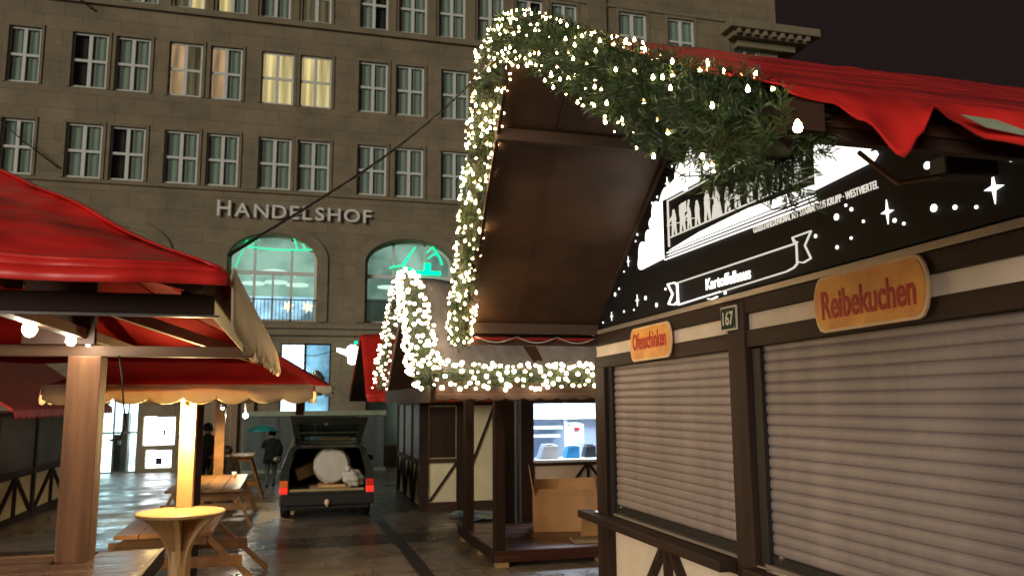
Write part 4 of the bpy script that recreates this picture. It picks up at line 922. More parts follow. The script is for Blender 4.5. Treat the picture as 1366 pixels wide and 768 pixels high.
# hut L: on the other side of the square
hl = thing('timbered_hut', 'shuttered dark timbered hut with red tent roof beyond the reddish tent post', 'market hut', (-6, 18.5, gz(18.5)))
LX = -4.876
m = MB(); m.box(-8.6, LX - .045, 15.0, 21.9, gz(21.9), 1.95); build(m, 'wall_panel', 'plaster_y', hl)
for y in (15.0, 16.25, 18.6, 21.2): m = MB(); m.box(LX - .05, LX + .01, y, y + .14, gz(y), 1.95); build(m, 'post', 'dark', hl)
for z0, z1 in ((.72, .86), (1.86, 1.95), (-.15, .02)):
    m = MB(); m.box(LX - .05, LX + .0, 15.0, 21.9, z0, z1); build(m, 'rail', 'dark_y', hl)
for y0, y1 in ((16.4, 18.59), (18.75, 21.19)):
    m = MB(); m.box(LX - .045, LX - .02, y0, y1, .861, 1.859); build(m, 'shutter_panel', 'dark_panel', hl)
    ym = (y0 + y1) / 2
    for ya in (y0 + .05, ym, y1 - .05): m = MB(); m.bar((LX - .02, ya, .02), (LX - .02, ym + (ya - ym) * .04, .72), .04, .08, (1, 0, 0)); build(m, 'brace', 'dark', hl)
m = MB(); a = [(-4.2, 14.6, 1.98), (-4.2, 22.2, 1.98), (-6.6, 22.2, 3.6), (-6.6, 14.6, 3.6)]; m.prism(a, (0, 0, .05)); build(m, 'roof_cover', 'red_dull', hl)
m = MB(); a = [(-9.0, 14.6, 1.98), (-9.0, 22.2, 1.98), (-6.6, 22.2, 3.6), (-6.6, 14.6, 3.6)]; m.prism(a, (0, 0, .05)); build(m, 'roof_cover', 'red_dull', hl)
build(valance((-4.19, 14.6), (-4.19, 22.2), 2.03, 1.90, .04, .3, (1, 0), .01, 9), 'valance', 'red_dull', hl, solid=.006)

# hut B: kiosk with the lit hatch, grey roof
hb = thing('market_kiosk', 'kiosk with grey tarpaulin roof and brightly lit hatch behind the cardboard box', 'market hut', (4.5, 12.2, 0))
gable_roof(hb, 1.70, 7.2, 9.72, 2.30, 12.05, 3.86, 14.5, 2.30, 'grey_tarp', seed=5, top_amp=.02)
m = MB(); m.box(1.66, 1.715, 9.78, 14.45, 2.09, 2.29); build(m, 'tie_beam', 'dark_y', hb)
m = MB(); m.box(1.72, 7.2, 9.70, 9.78, 2.12, 2.29); build(m, 'eave_board', 'dark_x', hb)
build(valance((1.7, 9.69), (7.2, 9.69), 2.20, 2.135, .035, .22, (0, -1), .006, 12), 'valance', 'dark_x', hb, solid=.006)
for y in (9.75, 12.0, 14.4):
    pass
for y in (12.36, 10.51):
    m = MB(); m.box(2.63, 2.77, y - .07, y + .07, .201, 2.295); build(m, 'post', 'dark', hb, bevel=.006)
m = MB(); m.box(2.64, 2.76, 9.79, 14.4, 2.30, 2.40); build(m, 'beam', 'dark_y', hb)
KY = 13.3
for nm, x0, x1, z0, z1, mt in (('wall_panel', 3.86, 6.6, 0, 1.08, 'plaster'), ('wall_panel', 5.62, 6.6, 1.08, 2.3, 'plaster'), ('wall_panel', 4.0, 5.62, 2.12, 2.3, 'plaster')):
    m = MB(); m.box(x0, x1, KY, KY + .05, z0, z1); build(m, nm, mt, hb)
for x0, x1 in ((3.80, 4.02), (5.60, 5.75)):
    m = MB(); m.box(x0, x1, KY - .04, KY - .002, 0, 2.3); build(m, 'post', 'dark', hb, bevel=.006)
m = MB(); m.box(3.55, 3.72, KY + .1, KY + .25, 0, 2.5); build(m, 'post', 'dark', hb)
m = MB(); m.box(3.86, 3.92, KY + .06, 14.6, 0, 2.3); m.box(6.54, 6.6, KY + .06, 14.6, 0, 2.3); m.box(3.93, 6.53, 14.5, 14.56, 0, 2.3); build(m, 'inner_wall', 'kiosk_wall', hb)
m = MB(); m.box(3.93, 6.53, KY + .06, 14.49, 2.22, 2.27); build(m, 'ceiling_panel', 'kiosk_white', hb)
m = MB(); m.box(4.0, 5.7, KY - .16, KY + .5, 1.082, 1.125); build(m, 'counter', 'kiosk_white', hb, bevel=.004)
for z0, z1 in ((2.06, 2.14), (1.02, 1.08)): m = MB(); m.box(4.021, 5.599, KY - .03, KY - .004, z0, z1); build(m, 'rail', 'dark_x', hb)
for xa in (4.35, 4.98, 5.55):
    m = MB(); m.bar((xa, KY - .02, .3), (4.98 + (xa - 4.98) * .06, KY - .02, 1.02), .03, .06, (0, 1, 0)); build(m, 'brace', 'dark', hb)
for z, x0, x1 in ((1.78, 4.08, 5.9), (1.60, 4.3, 4.85), (1.45, 4.0, 4.8)):
    m = MB(); m.box(x0, x1, 14.2, 14.49, z, z + .05); build(m, 'shelf', 'kiosk_white', hb)
for x in (4.95, 5.75): m = MB(); m.box(x - .03, x + .03, 14.3, 14.36, 1.13, 2.2); build(m, 'shelf_upright', 'kiosk_white', hb)
m = MB(); m.tube([(4.2, 13.9, 2.19), (6.2, 13.9, 2.19)], .02, 8); build(m, 'tube_lamp', 'tube', hb)
lamp('kiosk_light', (5.0, 13.85, 2.16), 60, (.72, .86, 1), kind='AREA', size=.9, aim=(5.0, 13.85, 0))
goods = [('paper_stack', 'heap of white paper bags on the lit kiosk counter', 'bag', 'kiosk_white', (4.35, 13.55, 1.126), .34, .25, .22), ('blue_carton', 'blue carton on the lit kiosk counter', 'box', 'blue_box', (4.78, 13.55, 1.126), .26, .2, .2),
         ('dark_carton', 'black box on the kiosk counter between blue and white goods', 'box', 'navy_box', (5.12, 13.6, 1.126), .22, .2, .2), ('white_carton', 'tall white machine behind the kiosk counter goods', 'machine', 'kiosk_white', (4.98, 13.95, 1.126), .3, .3, .56), ('white_bag', 'white bag at the far end of the kiosk counter', 'bag', 'wrap', (5.4, 13.6, 1.126), .26, .2, .26)]
for nm, lb, ct, mt, (x, y, z), wx, wy, wz in goods:
    t = thing(nm, lb, ct, (x, y, z)); m = MB(); m.prism([(x - wx / 2, y - wy / 2, z), (x + wx / 2, y - wy / 2, z), (x + wx * .46, y - wy / 2, z + wz), (x - wx * .3, y - wy / 2, z + wz * .92)], (0, wy, 0)); build(m, 'carton_body', mt, t, bevel=.012)
    m = MB(); m.box(x - wx * .3, x + wx * .3, y - wy * .4, y + wy * .3, z + wz + .001, z + wz + .02); build(m, 'flap', 'paper' if mt != 'navy_box' else 'navy_box', t)
    if nm == 'white_carton': m = MB(); m.box(x - .05, x + .05, y - wy / 2 - .012, y - wy / 2 - .001, z + wz * .82, z + wz * .9); build(m, 'red_mark', 'red_paint', t)

# deck with its blocks, box and scraps
dk = thing('wooden_deck', 'dark red wooden platform on pale blocks carrying the big cardboard box', 'platform', (3.9, 11.5, 0))
n = 9
for k in range(n):
    y0 = 10.42 + k * .255; m = MB(); m.box(2.64, 5.2, y0, y0 + .25, .165, .20); build(m, 'deck_board', 'deck', dk, bevel=.003)
m = MB(); m.box(2.62, 5.2, 10.385, 10.416, .06, .199); build(m, 'edge_board', 'deck', dk, bevel=.004)
m = MB(); m.box(2.61, 2.638, 10.42, 12.72, .06, .199); build(m, 'edge_board', 'dark_y', dk, bevel=.004)
for x, y in ((2.72, 10.46), (2.7, 11.35), (2.7, 12.5), (4.1, 10.46), (5.0, 10.46), (5.0, 12.5)):
    m = MB(); m.box(x - .08, x + .08, y - .07, y + .07, 0, .1645 if y > 10.5 else .059); build(m, 'support_block', 'block', dk)
cb = thing('cardboard_box', 'big open brown cardboard box standing on the dark red deck', 'box', (4.1, 11.9, .2), R(-14))
m = MB(); L_, W_, H_ = .98, .52, .50
for a in ((-L_ / 2, L_ / 2, -W_ / 2, -W_ / 2 + .006, 0, H_), (-L_ / 2, L_ / 2, W_ / 2 - .006, W_ / 2, 0, H_), (-L_ / 2, -L_ / 2 + .006, -W_ / 2 + .0065, W_ / 2 - .0065, 0, H_), (L_ / 2 - .006, L_ / 2, -W_ / 2 + .0065, W_ / 2 - .0065, 0, H_), (-L_ / 2 + .0065, L_ / 2 - .0065, -W_ / 2 + .0065, W_ / 2 - .0065, 0.001, .008)): m.box(*a)
build(m, 'carton_wall', 'card', cb, local=True)
m = MB(); m.prism([(-L_ / 2 + .003, -W_ / 2, H_), (-L_ / 2 + .003, W_ / 2, H_), (-L_ / 2 - .06, W_ / 2 - .02, H_ + .42), (-L_ / 2 - .06, -W_ / 2 + .04, H_ + .36)], (.006, 0, 0)); build(m, 'flap', 'card', cb, local=True)
m = MB(); m.prism([(-L_ / 2, W_ / 2 - .003, H_), (L_ / 2, W_ / 2 - .003, H_), (L_ / 2, W_ / 2 + .10, H_ + .22), (-L_ / 2 + .05, W_ / 2 + .10, H_ + .2)], (0, .006, 0)); build(m, 'flap', 'card', cb, local=True)
m = MB(); m.prism([(-L_ / 2 + .03, -W_ / 2 + .003, H_), (L_ / 2, -W_ / 2 + .003, H_), (L_ / 2, -W_ / 2 - .03, H_ + .12), (-L_ / 2 + .06, -W_ / 2 - .03, H_ + .11)], (0, -.006, 0)); build(m, 'flap', 'card', cb, local=True)
s1 = tag(build(MB().prism([(4.02, 11.05, .203), (4.42, 11.08, .203), (4.58, 11.5, .44), (4.22, 11.52, .47)], (.0, -.02, .014)), 'cardboard_sheet', 'card', loc=(4.2, 11.2, .2)), 'tilted brown cardboard scrap leaning on the big open box', 'cardboard')
s2 = tag(build(MB().prism([(3.78, 10.62, .203), (4.3, 10.60, .203), (4.33, 10.95, .203), (3.83, 10.98, .203)], (0, 0, .035)), 'cardboard_sheet', 'card_edge', loc=(4, 10.8, .2)), 'small pale flattened carton lying at the deck edge', 'cardboard')
m = MB(); rr = random.Random(5)
m.grid(lambda u, v: (3.1 + 1.5 * u + .1 * math.sin(5 * v), 14.6 + 1.2 * v + .12 * math.sin(4 * u), gz(15) + .02 + .05 * abs(math.sin(7 * u + 3 * v) * math.sin(5 * v + 2 * u)) + .02 * math.sin(19 * u + 11 * v) ** 2), 30, 24)
tag(build(m, 'reflection_sheet', 'ground_reflection', loc=(3.8, 15.2, gz(15)), solid=.004), 'crumpled bluish sheet standing in for a reflection on the wet ground behind the deck', 'painted reflection')  # bluish reflection on the wet ground put in as a sheet

# ------------------------------------------------------------------ the near booth
BX = 3.07
def sh(y): return .012 * (5.3 - y)
bo = thing('market_booth', 'near dark timbered potato booth with roller shutters, red roof cover and gable overhang', 'market booth', (4.8, 5.2, 0))
# carcass
m = MB(); m.box(BX + .06, 6.6, 2.2, 7.86, .02, .995); build(m, 'lower_wall', 'plaster', bo)
m = MB(); m.box(6.54, 6.6, 2.2, 7.86, .996, 2.8); m.box(BX + .1, 6.53, 2.2, 2.26, .996, 2.8); m.box(BX + .1, 6.53, 7.8, 7.86, .996, 2.8); build(m, 'side_wall', 'dark', bo)
def rail(y0, y1, z0, z1, x0, x1, mat, nm, bev=.006):
    m = MB(); m.add([(x, y, z + sh(y)) for x in (x0, x1) for y in (y0, y1) for z in (z0, z1)], [(0, 1, 3, 2), (4, 6, 7, 5), (0, 4, 5, 1), (2, 3, 7, 6), (0, 2, 6, 4), (1, 5, 7, 3)])
    return build(m, nm, mat, bo, bevel=bev)
rail(2.2, 7.9, 2.69, 2.798, BX - .02, BX + .08, 'dark_y', 'beam')
rail(2.2, 7.9, 2.575, 2.689, BX + .015, BX + .08, 'plaster', 'fascia_panel', 0)
rail(2.2, 7.9, 2.455, 2.574, BX - .015, BX + .08, 'dark_y', 'beam')
for y0, y1 in ((4.98, 5.205), (7.60, 7.86)):
    m = MB(); m.box(BX - .03, BX + .07, y0, y1, 0, 2.79 + sh(y0) if y0 < 6 else 2.44); build(m, 'post', 'dark', bo, bevel=.008)
for y0, y1 in ((4.86, 4.97), (7.50, 7.59), (5.206, 5.225)):
    m = MB(); m.box(BX + .01, BX + .065, y0, y1, 1.0, 2.45); build(m, 'guide_rail', 'black', bo)
def shutter(y0, y1, z0, z1):
    ns = 20; hgt = (z1 - z0) / ns; pr = []
    for k in range(ns):
        for j in range(6):
            t = j / 6; pr.append((BX + (.056 if j == 0 else .052 - .010 * math.sin(math.pi * (t * .92 + .04)) ** .7), z0 + (k + t) * hgt))
    pr.append((BX + .055, z1)); m = MB(); NY = 26
    dent = lambda y, z: .0035 * noise.noise(Vector((y * 1.3, z * 2.2, y0))) + .0022 * noise.noise(Vector((y * 4.1, math.floor((z - z0) / hgt + .01) * 1.7, 5.0)))
    ysl = [y0 + (y1 - y0) * k / NY for k in range(NY + 1)]
    m.add([(x + dent(y, z), y, z) for x, z in pr for y in ysl], [(i * (NY + 1) + k, i * (NY + 1) + k + 1, (i + 1) * (NY + 1) + k + 1, (i + 1) * (NY + 1) + k) for i in range(len(pr) - 1) for k in range(NY)])
    m.sm = [False] * len(m.f)
    s_ = build(m, 'roller_shutter', 'shutter', bo)
    m = MB(); m.box(BX + .03, BX + .07, y0, y1, z0 - .065, z0 - .002); build(m, 'bottom_bar', 'black', s_)
    m = MB()
    yl = y1 - .10
    m.add([(BX + .028 if k < 12 else BX + .022, yl + .022 * math.cos(2 * math.pi * k / 12), z0 - .01 + .022 * math.sin(2 * math.pi * k / 12)) for k in range(12)] + [(BX + .018, yl, z0 - .01)] + [(BX + .055, yl + .022 * math.cos(2 * math.pi * k / 12), z0 - .01 + .022 * math.sin(2 * math.pi * k / 12)) for k in range(12)], [(k, (k + 1) % 12, 12) for k in range(12)] + [(k, (k + 1) % 12, 13 + (k + 1) % 12, 13 + k) for k in range(12)]); build(m, 'lock', 'chrome', s_)
shutter(5.226, 7.50, 1.10, 2.47); shutter(2.3, 4.86, 1.09, 2.49)
m = MB(); m.box(BX - .0, BX + .06, 5.23, 7.5, 1.004, 1.026); build(m, 'drip_strip', 'alu', bo)
m = MB(); m.box(BX - .0, BX + .06, 2.3, 4.9, 1.004, 1.03); m.box(BX - .02, BX - .001, 4.85, 4.97, 1.0, 1.012); build(m, 'drip_strip', 'alu', bo)
m = MB(); m.box(BX - .17, BX - .031, 5.2, 8.06, .925, 1.0); build(m, 'counter', 'dark_y', bo, bevel=.008)
m = MB(); m.box(BX - .13, BX - .031, 2.2, 4.97, .925, .998); build(m, 'counter', 'dark_y', bo, bevel=.008)
m = MB(); m.box(BX - .02, BX + .058, 5.21, 7.59, .90, .995); build(m, 'sill_beam', 'dark_y', bo)
for ya, yb in ((6.45, 7.2), (6.4, 6.4), (6.35, 5.55)):
    m = MB(); m.bar((BX + .03, ya, .9), (BX + .03, yb, .05), .05, .075, (1, 0, 0)); build(m, 'brace', 'dark', bo)
m = MB(); m.lathe([(.04, 0), (.05, .012), (.03, .02)], 12, (BX - .06, 7.75, 1.0)); build(m, 'counter_fitting', 'chrome', bo)
# roof: ridge 5.4 / 4.81, far eave 7.95 / 2.75, near eave 2.1 / 3.02; front edge x 1.5 (1.68 at the far eave)
RXE = 7.0
m = MB(); m.prism([(1.68, 7.95, 2.75), (RXE, 7.95, 2.75), (RXE, 5.4, 4.76), (1.5, 5.4, 4.76)], (0, 0, .04)); build(m, 'roof_board', 'soffit', bo)
m = MB(); m.prism([(1.5, 2.15, 2.97), (RXE, 2.15, 2.97), (RXE, 5.4, 4.735), (1.5, 5.4, 4.735)], (0, 0, .04)); build(m, 'roof_board', 'soffit', bo)
for yb, zb in ((6.02, 4.22), (7.80, 2.84)):
    m = MB(); m.box(1.62 if yb > 7 else 1.53, BX - .01, yb - .04, yb + .04, zb - .07, zb + .03); build(m, 'purlin', 'soffit_b', bo, bevel=.005)
m = MB(); m.bar((2.15, 7.9, 2.745), (2.02, 5.42, 4.735), .004, .01, (1, 0, 0)); build(m, 'board_joint', 'soffit_b', bo)
for (a, b) in (((1.69, 7.96, 2.70), (1.5, 5.4, 4.72)), ((1.49, 2.12, 2.93), (1.49, 5.4, 4.72))):
    m = MB(); m.bar(a, b, .03, .11, (0, 0, 1)); build(m, 'barge_board', 'dark', bo)
m = MB(); m.box(1.46, 1.58, 2.07, 2.16, 2.92, 3.02); build(m, 'eave_beam', 'dark_x', bo)
m = MB(); m.box(1.581, RXE, 2.16, 2.20, 2.925, 2.985); build(m, 'eave_beam', 'dark', bo)
m = MB(); m.box(1.70, BX - .02, 7.90, 7.96, 2.66, 2.745); build(m, 'eave_beam', 'dark_x', bo)
m = MB(); m.box(1.76, BX - .03, 7.884, 7.899, 2.715, 2.738); build(m, 'red_hem', 'red_dull', bo)
for k in range(3):
    m = MB(); x0 = 1.78 + .43 * k; m.tube([(x0 + .43 * t, 7.86, 2.745 - .06 * math.sin(math.pi * t)) for t in [j / 8 for j in range(9)]], .007, 5); build(m, 'rope', 'white_wire', bo)
# red cover: lies on the near slope, hangs over the eave in loose flaps
def interp(x, tab):
    for (a, b), (c, d) in zip(tab, tab[1:]):
        if a <= x <= c: t = (x - a) / (c - a); t = t * t * (3 - 2 * t); return b + (d - b) * t
    return tab[0][1] if x < tab[0][0] else tab[-1][1]
drop = [(1.44, .02), (1.60, .03), (1.70, .085), (1.82, .20), (1.90, .11), (1.965, .015), (2.05, .05), (2.2, .10), (2.4, .13), (2.65, .12), (2.9, .05), (3.1, .02), (3.4, .12), (3.8, .05), (4.3, .13), (5, .04), (7.1, .08)]
def cover(u, v):
    x = 1.46 + (RXE + .05 - 1.46) * u ** 1.7
    if v < .22:
        t = v / .22; d = interp(x, drop); return (x, 2.08 - .04 * (1 - t) - .02 * math.sin(11 * x) * (1 - t), 3.04 - d * (1 - t))
    t = (v - .22) / .78; y = 2.08 + (5.43 - 2.08) * t
    return (x, y, 3.04 + (4.81 - 3.04) * t + .012 * math.sin(2.1 * x + 5 * t) * math.sin(7 * t + x) + .012 * (1 - abs(noise.noise(Vector((x * 1.6, y * 2.2, 4)))) * 2) + .012)
m = MB().grid(cover, 120, 40); build(m, 'roof_cover', 'red', bo, solid=.006)
m = MB().grid(lambda u, v: (1.60 + (RXE + .05 - 1.60) * u, 5.43 + 2.57 * v, 4.81 - 2.03 * v + .02 * math.sin(3 * u * 9 + v * 4)), 40, 14); build(m, 'roof_cover', 'red', bo, solid=.006)
m = MB(); m.prism([(2.06, 2.035, 3.005), (2.20, 2.035, 3.0), (2.36, 2.035, 2.965), (2.32, 2.035, 2.955), (2.16, 2.035, 2.97)], (0, -.004, 0)); build(m, 'sheen_patch', 'sheen', bo)  # highlight on the tarpaulin put in as a pale patch
m = MB(); m.tube([(2.05, 2.5, 3.02), (2.3, 2.6, 2.945), (2.55, 2.62, 3.0), (2.7, 2.5, 3.1)], .01, 6); build(m, 'rope', 'plank', bo)
fl = thing('floodlight', 'unlit black floodlight tucked under the red roof cover above the starry board', 'floodlight', (2.62, 2.62, 3.02))
m = MB(); m.bar((2.52, 2.62, 3.03), (2.74, 2.58, 3.03), .12, .09); build(m, 'housing', 'black', fl, bevel=.012)
m = MB(); m.tube([(2.63, 2.62, 3.05), (2.63, 2.55, 3.15), (2.63, 2.45, 3.2)], .012, 6); build(m, 'bracket', 'black', fl)

# starry backlit gable board
sb = thing('gable_sign_board', 'black backlit gable board with white monument picture, stars and ribbon above the shutters', 'sign board', (BX, 5.2, 2.85))
m = MB(); m.prism([(BX, 7.91, 2.83), (BX, 2.25, 2.90), (BX, 2.25, 2.99), (BX, 5.4, 4.70), (BX, 5.5, 4.64)], (.05, 0, 0)); build(m, 'board', 'sign_black', sb)
m = MB(); m.add([(x, y, z + sh(y)) for x in (BX - .03, BX + .05) for y in (2.25, 7.95) for z in (2.802, 2.845)], [(0, 1, 3, 2), (4, 6, 7, 5), (0, 4, 5, 1), (2, 3, 7, 6), (0, 2, 6, 4), (1, 5, 7, 3)]); build(m, 'edge_trim', 'alu', sb, bevel=.004)
m = MB(); m.bar((BX - .012, 7.93, 2.80), (BX - .012, 5.42, 4.66), .03, .03, (1, 0, 0)); build(m, 'edge_trim', 'soffit_b', sb)
SX = BX - .004
def flat(pts, nm, mat, parent=None, d=.006): return build(MB().prism([(SX, y, z) for y, z in pts], (-d, 0, 0)), nm, mat, parent or sb)
def scallop(pts, k=.45):
    """turn a run of anchor points into a cloud outline with round bulges."""
    out = []
    for (a, b), (c, d) in zip(pts, pts[1:]):
        L = math.hypot(c - a, d - b); nx, nz = (d - b) / L, -(c - a) / L
        for j in range(8):
            t = j / 8; s_ = math.sin(math.pi * t) ** .8 * L * k; out.append((a + (c - a) * t + nx * s_, b + (d - b) * t + nz * s_))
    return out + [pts[-1]]
cl = [(6.66, 3.275), (6.74, 3.40), (6.58, 3.50), (6.47, 3.60), (6.44, 3.71), (6.28, 3.80), (6.03, 3.80), (5.98, 3.93), (5.80, 4.0), (5.55, 4.02), (5.30, 4.0)]
def orient(pts, right):
    return pts
# cloud behind the monument (left part runs down beside the frame)
L1 = scallop(cl, .42)
flat(L1 + [(5.30, 3.80), (6.12, 3.80), (6.205, 3.80), (6.205, 3.30)], 'cloud', 'sign_white')
R1 = [(4.14, 3.362), (3.62, 3.392), (3.585, 3.42), (3.60, 3.445), (3.66, 3.452), (3.58, 3.50), (3.56, 3.55), (3.65, 3.60), (3.72, 3.66), (3.85, 3.735), (4.06, 3.745), (4.13, 3.72), (4.135, 3.66)]
flat(R1, 'cloud', 'sign_white')
# monument: frame lines, base, relief figures
def line(a, b, w_, nm, mat='sign_white'): build(MB().bar((SX - .004, a[0], a[1]), (SX - .004, b[0], b[1]), .008, w_, (1, 0, 0)), nm, mat, sb)
flat([(6.205, 3.298), (6.135, 3.298), (6.135, 3.798), (6.205, 3.798)], 'frame_post', 'sign_black', d=.009)
line((6.12, 3.38), (6.12, 3.785), .016, 'frame_line', 'sign_cream'); line((6.10, 3.775), (4.3, 3.775), .016, 'frame_line', 'sign_cream')
line((6.10, 3.455), (4.15, 3.455), .012, 'base_line', 'sign_cream'); line((6.16, 3.335), (4.15, 3.335), .014, 'base_line'); line((6.19, 3.310), (4.14, 3.310), .010, 'base_line'); line((6.21, 3.285), (4.13, 3.285), .012, 'base_line')
flat([(6.13, 3.352), (4.15, 3.352), (4.15, 3.40), (4.9, 3.425), (5.6, 3.40)], 'monument_base', 'sign_white')
rf = random.Random(12)
def figure(y, z, h, kind):
    """a tiny cut-out worker: head, body, legs, a raised or working arm."""
    hd = [(y + .022 * math.cos(t) * h / .25, z + h * .9 + .024 * math.sin(t) * h / .25) for t in [2 * math.pi * k / 10 for k in range(10)]]
    s_ = h / .25; b = [(-.03, .84), (.03, .84), (.045, .62), (.04, .42), (.05, .0), (.02, 0), (.0, .35), (-.025, 0), (-.055, 0), (-.04, .42), (-.045, .62)]
    m = MB(); m.prism([(SX, p[0], p[1]) for p in hd], (-.006, 0, 0)); m.prism([(SX, y + p[0] * s_, z + p[1] * h) for p in b], (-.005, 0, 0))
    if kind == 1: m.bar((SX - .003, y + .03 * s_, z + .75 * h), (SX - .003, y - .10 * s_, z + .62 * h), .0045, .02 * s_, (1, 0, 0)); m.bar((SX - .003, y - .10 * s_, z + .62 * h), (SX - .003, y - .13 * s_, z + .98 * h), .0045, .016 * s_, (1, 0, 0))
    if kind == 2: m.bar((SX - .003, y + .03 * s_, z + .72 * h), (SX - .003, y + .13 * s_, z + .5 * h), .0045, .022 * s_, (1, 0, 0)); m.bar((SX - .003, y - .12 * s_, z + .38 * h), (SX - .003, y + .14 * s_, z + .46 * h), .0045, .016 * s_, (1, 0, 0))
    if kind == 3: m.prism([(SX, y - .05 * s_, z + .45 * h), (SX, y + .06 * s_, z + .45 * h), (SX, y + .09 * s_, z), (SX, y - .08 * s_, z)], (-.0045, 0, 0))
    return m
y = 6.02
for i in range(13):
    h = rf.uniform(.17, .27); build(figure(y, 3.464, h, (2, 1, 2, 0, 1, 3, 0, 2, 1, 3, 0, 2, 1)[i]), 'relief_figure', 'sign_cream', sb); y -= rf.uniform(.11, .17)
m = MB(); m.prism([(SX, 5.92, 3.60), (SX, 5.80, 3.61), (SX, 5.80, 3.70), (SX, 5.92, 3.69)], (-.004, 0, 0)); build(m, 'relief_crate', 'sign_cream', sb)
rgt, upv, nrm_ = (0, -1, 0), (0, 0, 1), (-1, 0, 0)
m = MB(); text_on(m, 'Gussstahldenkmal mit Stammhaus Krupp · Westviertel'.upper(), (SX, 4.84, 3.236), rgt, upv, nrm_, 1.235, .046, .005, .006); build(m, 'caption', 'sign_cream', sb)
m = MB(); text_on(m, 'Kartoffelhaus', (SX, 5.525, 2.93), rgt, upv, nrm_, .625, .088, .006, .014); build(m, 'booth_name', 'sign_white', sb)
def poly_line(pts, w_, nm, mat, closed=False):
    m = MB(); pp = pts + ([pts[0]] if closed else [])
    for i, (a, b) in enumerate(zip(pp, pp[1:])): m.bar((SX - .004 - .0004 * (i % 2), a[0], a[1]), (SX - .004 - .0004 * (i % 2), b[0], b[1]), .008, w_, (1, 0, 0))
    build(m, nm, mat, sb)
poly_line([(5.995, 3.055), (4.36, 3.075)], .016, 'ribbon_edge', 'sign_cream'); poly_line([(5.985, 2.872), (4.48, 2.913), (4.40, 2.925), (4.362, 2.945), (4.36, 3.075)], .013, 'ribbon_edge', 'sign_cream')
poly_line([(5.995, 3.05), (5.99, 2.90), (5.985, 2.872)], .022, 'ribbon_edge', 'sign_white'); poly_line([(5.985, 2.872), (5.3, 2.892)], .024, 'ribbon_edge', 'sign_white')
poly_line([(5.99, 3.03), (6.04, 3.065), (6.17, 3.068), (6.085, 2.975), (6.165, 2.90), (6.06, 2.882), (5.99, 2.905)], .018, 'ribbon_end', 'sign_white')
poly_line([(4.36, 3.075), (4.40, 3.118), (4.205, 3.122), (4.275, 3.045), (4.222, 2.955), (4.30, 2.94), (4.355, 2.955)], .011, 'ribbon_end', 'sign_cream')
poly_line([(4.40, 3.118), (4.385, 3.085), (4.345, 3.08)], .010, 'ribbon_end', 'sign_cream')
poly_line([(5.50, 2.862), (5.44, 2.852), (5.36, 2.862)], .016, 'small_mark', 'sign_white'); poly_line([(5.25, 2.865), (5.24, 2.885)], .02, 'small_mark', 'sign_white')
def star(y, z, r_):
    pts = []
    for k in range(8):
        a = math.pi * k / 4; q = r_ if k % 2 == 0 else r_ * .24
        pts.append((y + q * math.sin(a) * .72, z + q * math.cos(a)))
    flat(pts, 'star', 'sign_white')
for (y, z), r_ in zip([(6.8, 3.009), (7.419, 2.925), (6.979, 3.401), (6.12, 3.932), (3.55, 3.09), (2.87, 3.045)], (.055, .045, .05, .055, .068, .075)): star(y, z, r_)
dots = [(3.25, 3.26), (2.763, 3.156), (3.229, 3.036), (3.098, 3.009), (2.975, 2.981), (3.964, 3.155), (3.876, 3.204), (3.831, 3.17), (3.739, 3.08), (3.501, 3.033), (3.437, 3.002), (3.975, 2.977), (3.849, 3.007), (4.167, 3.082), (7.318, 3.13), (7.216, 3.172), (6.799, 3.56), (6.758, 3.615), (7.086, 3.32), (6.62, 3.008), (6.4, 2.92), (6.217, 3.035), (6.88, 2.93), (7.112, 2.94), (7.65, 2.885), (6.319, 3.86), (6.02, 4.05), (6.424, 3.831)]
for i, (y, z) in enumerate(dots):
    r_ = .020 if i in (0, 1, 2, 5, 14, 19, 20) else (.012 if i % 2 else .009)
    flat([(y + r_ * math.cos(2 * math.pi * k / 12), z + r_ * math.sin(2 * math.pi * k / 12)) for k in range(12)], 'star_dot', 'sign_white')

# orange food signs and the house number
def food_sign(word, y0, y1, z0, z1, label):
    """board from y0 (far) to y1 (near), facing -x, with clipped round ends."""
    t = thing('food_sign', label, 'sign', (BX - .05, (y0 + y1) / 2, (z0 + z1) / 2), group='orange food signs over the shutters')
    def outline(e):
        a, b, c, d = y0 - e, y1 + e, z0 + e, z1 - e; r_ = .045; pts = []
        h = d - c; w_ = a - b; k = min(.26 * h, .3 * w_)
        for k2 in range(9): tt = math.pi * (k2 / 8) ; pts.append((b + .10 * w_ * (1 - math.sin(tt)) * .9, c + h * (1 - math.cos(tt)) / 2 * 1.0))
        for k2 in range(9): tt = math.pi * (k2 / 8) ; pts.append((a - .10 * w_ * (1 - math.sin(tt)) * .9, d - h * (1 - math.cos(tt)) / 2 * 1.0))
        return pts
    ym = (y0 + y1) / 2
    S = lambda x, pts: [(x, y, z + sh(y)) for y, z in pts]
    build(MB().prism(S(BX - .028, outline(0)), (-.018, 0, 0)), 'sign_rim', 'orange_rim', t, bevel=.003)
    build(MB().prism(S(BX - .0465, outline(.018)), (-.004, 0, 0)), 'sign_face', 'orange', t)
    m = MB(); w_ = (y0 - y1)
    text_on(m, word, (BX - .051, y0 - .09 * w_, z0 + (z1 - z0) * .27), (0, -1, .012), (0, 0, 1), (-1, 0, 0), w_ * .82, (z1 - z0) * .50, .003, .02); build(m, 'lettering', 'red_paint', t)
    return t
food_sign('Ofenschinken', 6.90, 6.07, 2.465, 2.765, 'smaller orange sign with red lettering above the farther shutter')
food_sign('Reibekuchen', 4.17, 3.26, 2.47, 2.80, 'larger orange sign with red lettering above the nearer shutter')
npl = thing('house_number_plate', 'dark green enamel number plate 167 at the head of the booth post', 'number plate', (BX - .05, 5.15, 2.68))
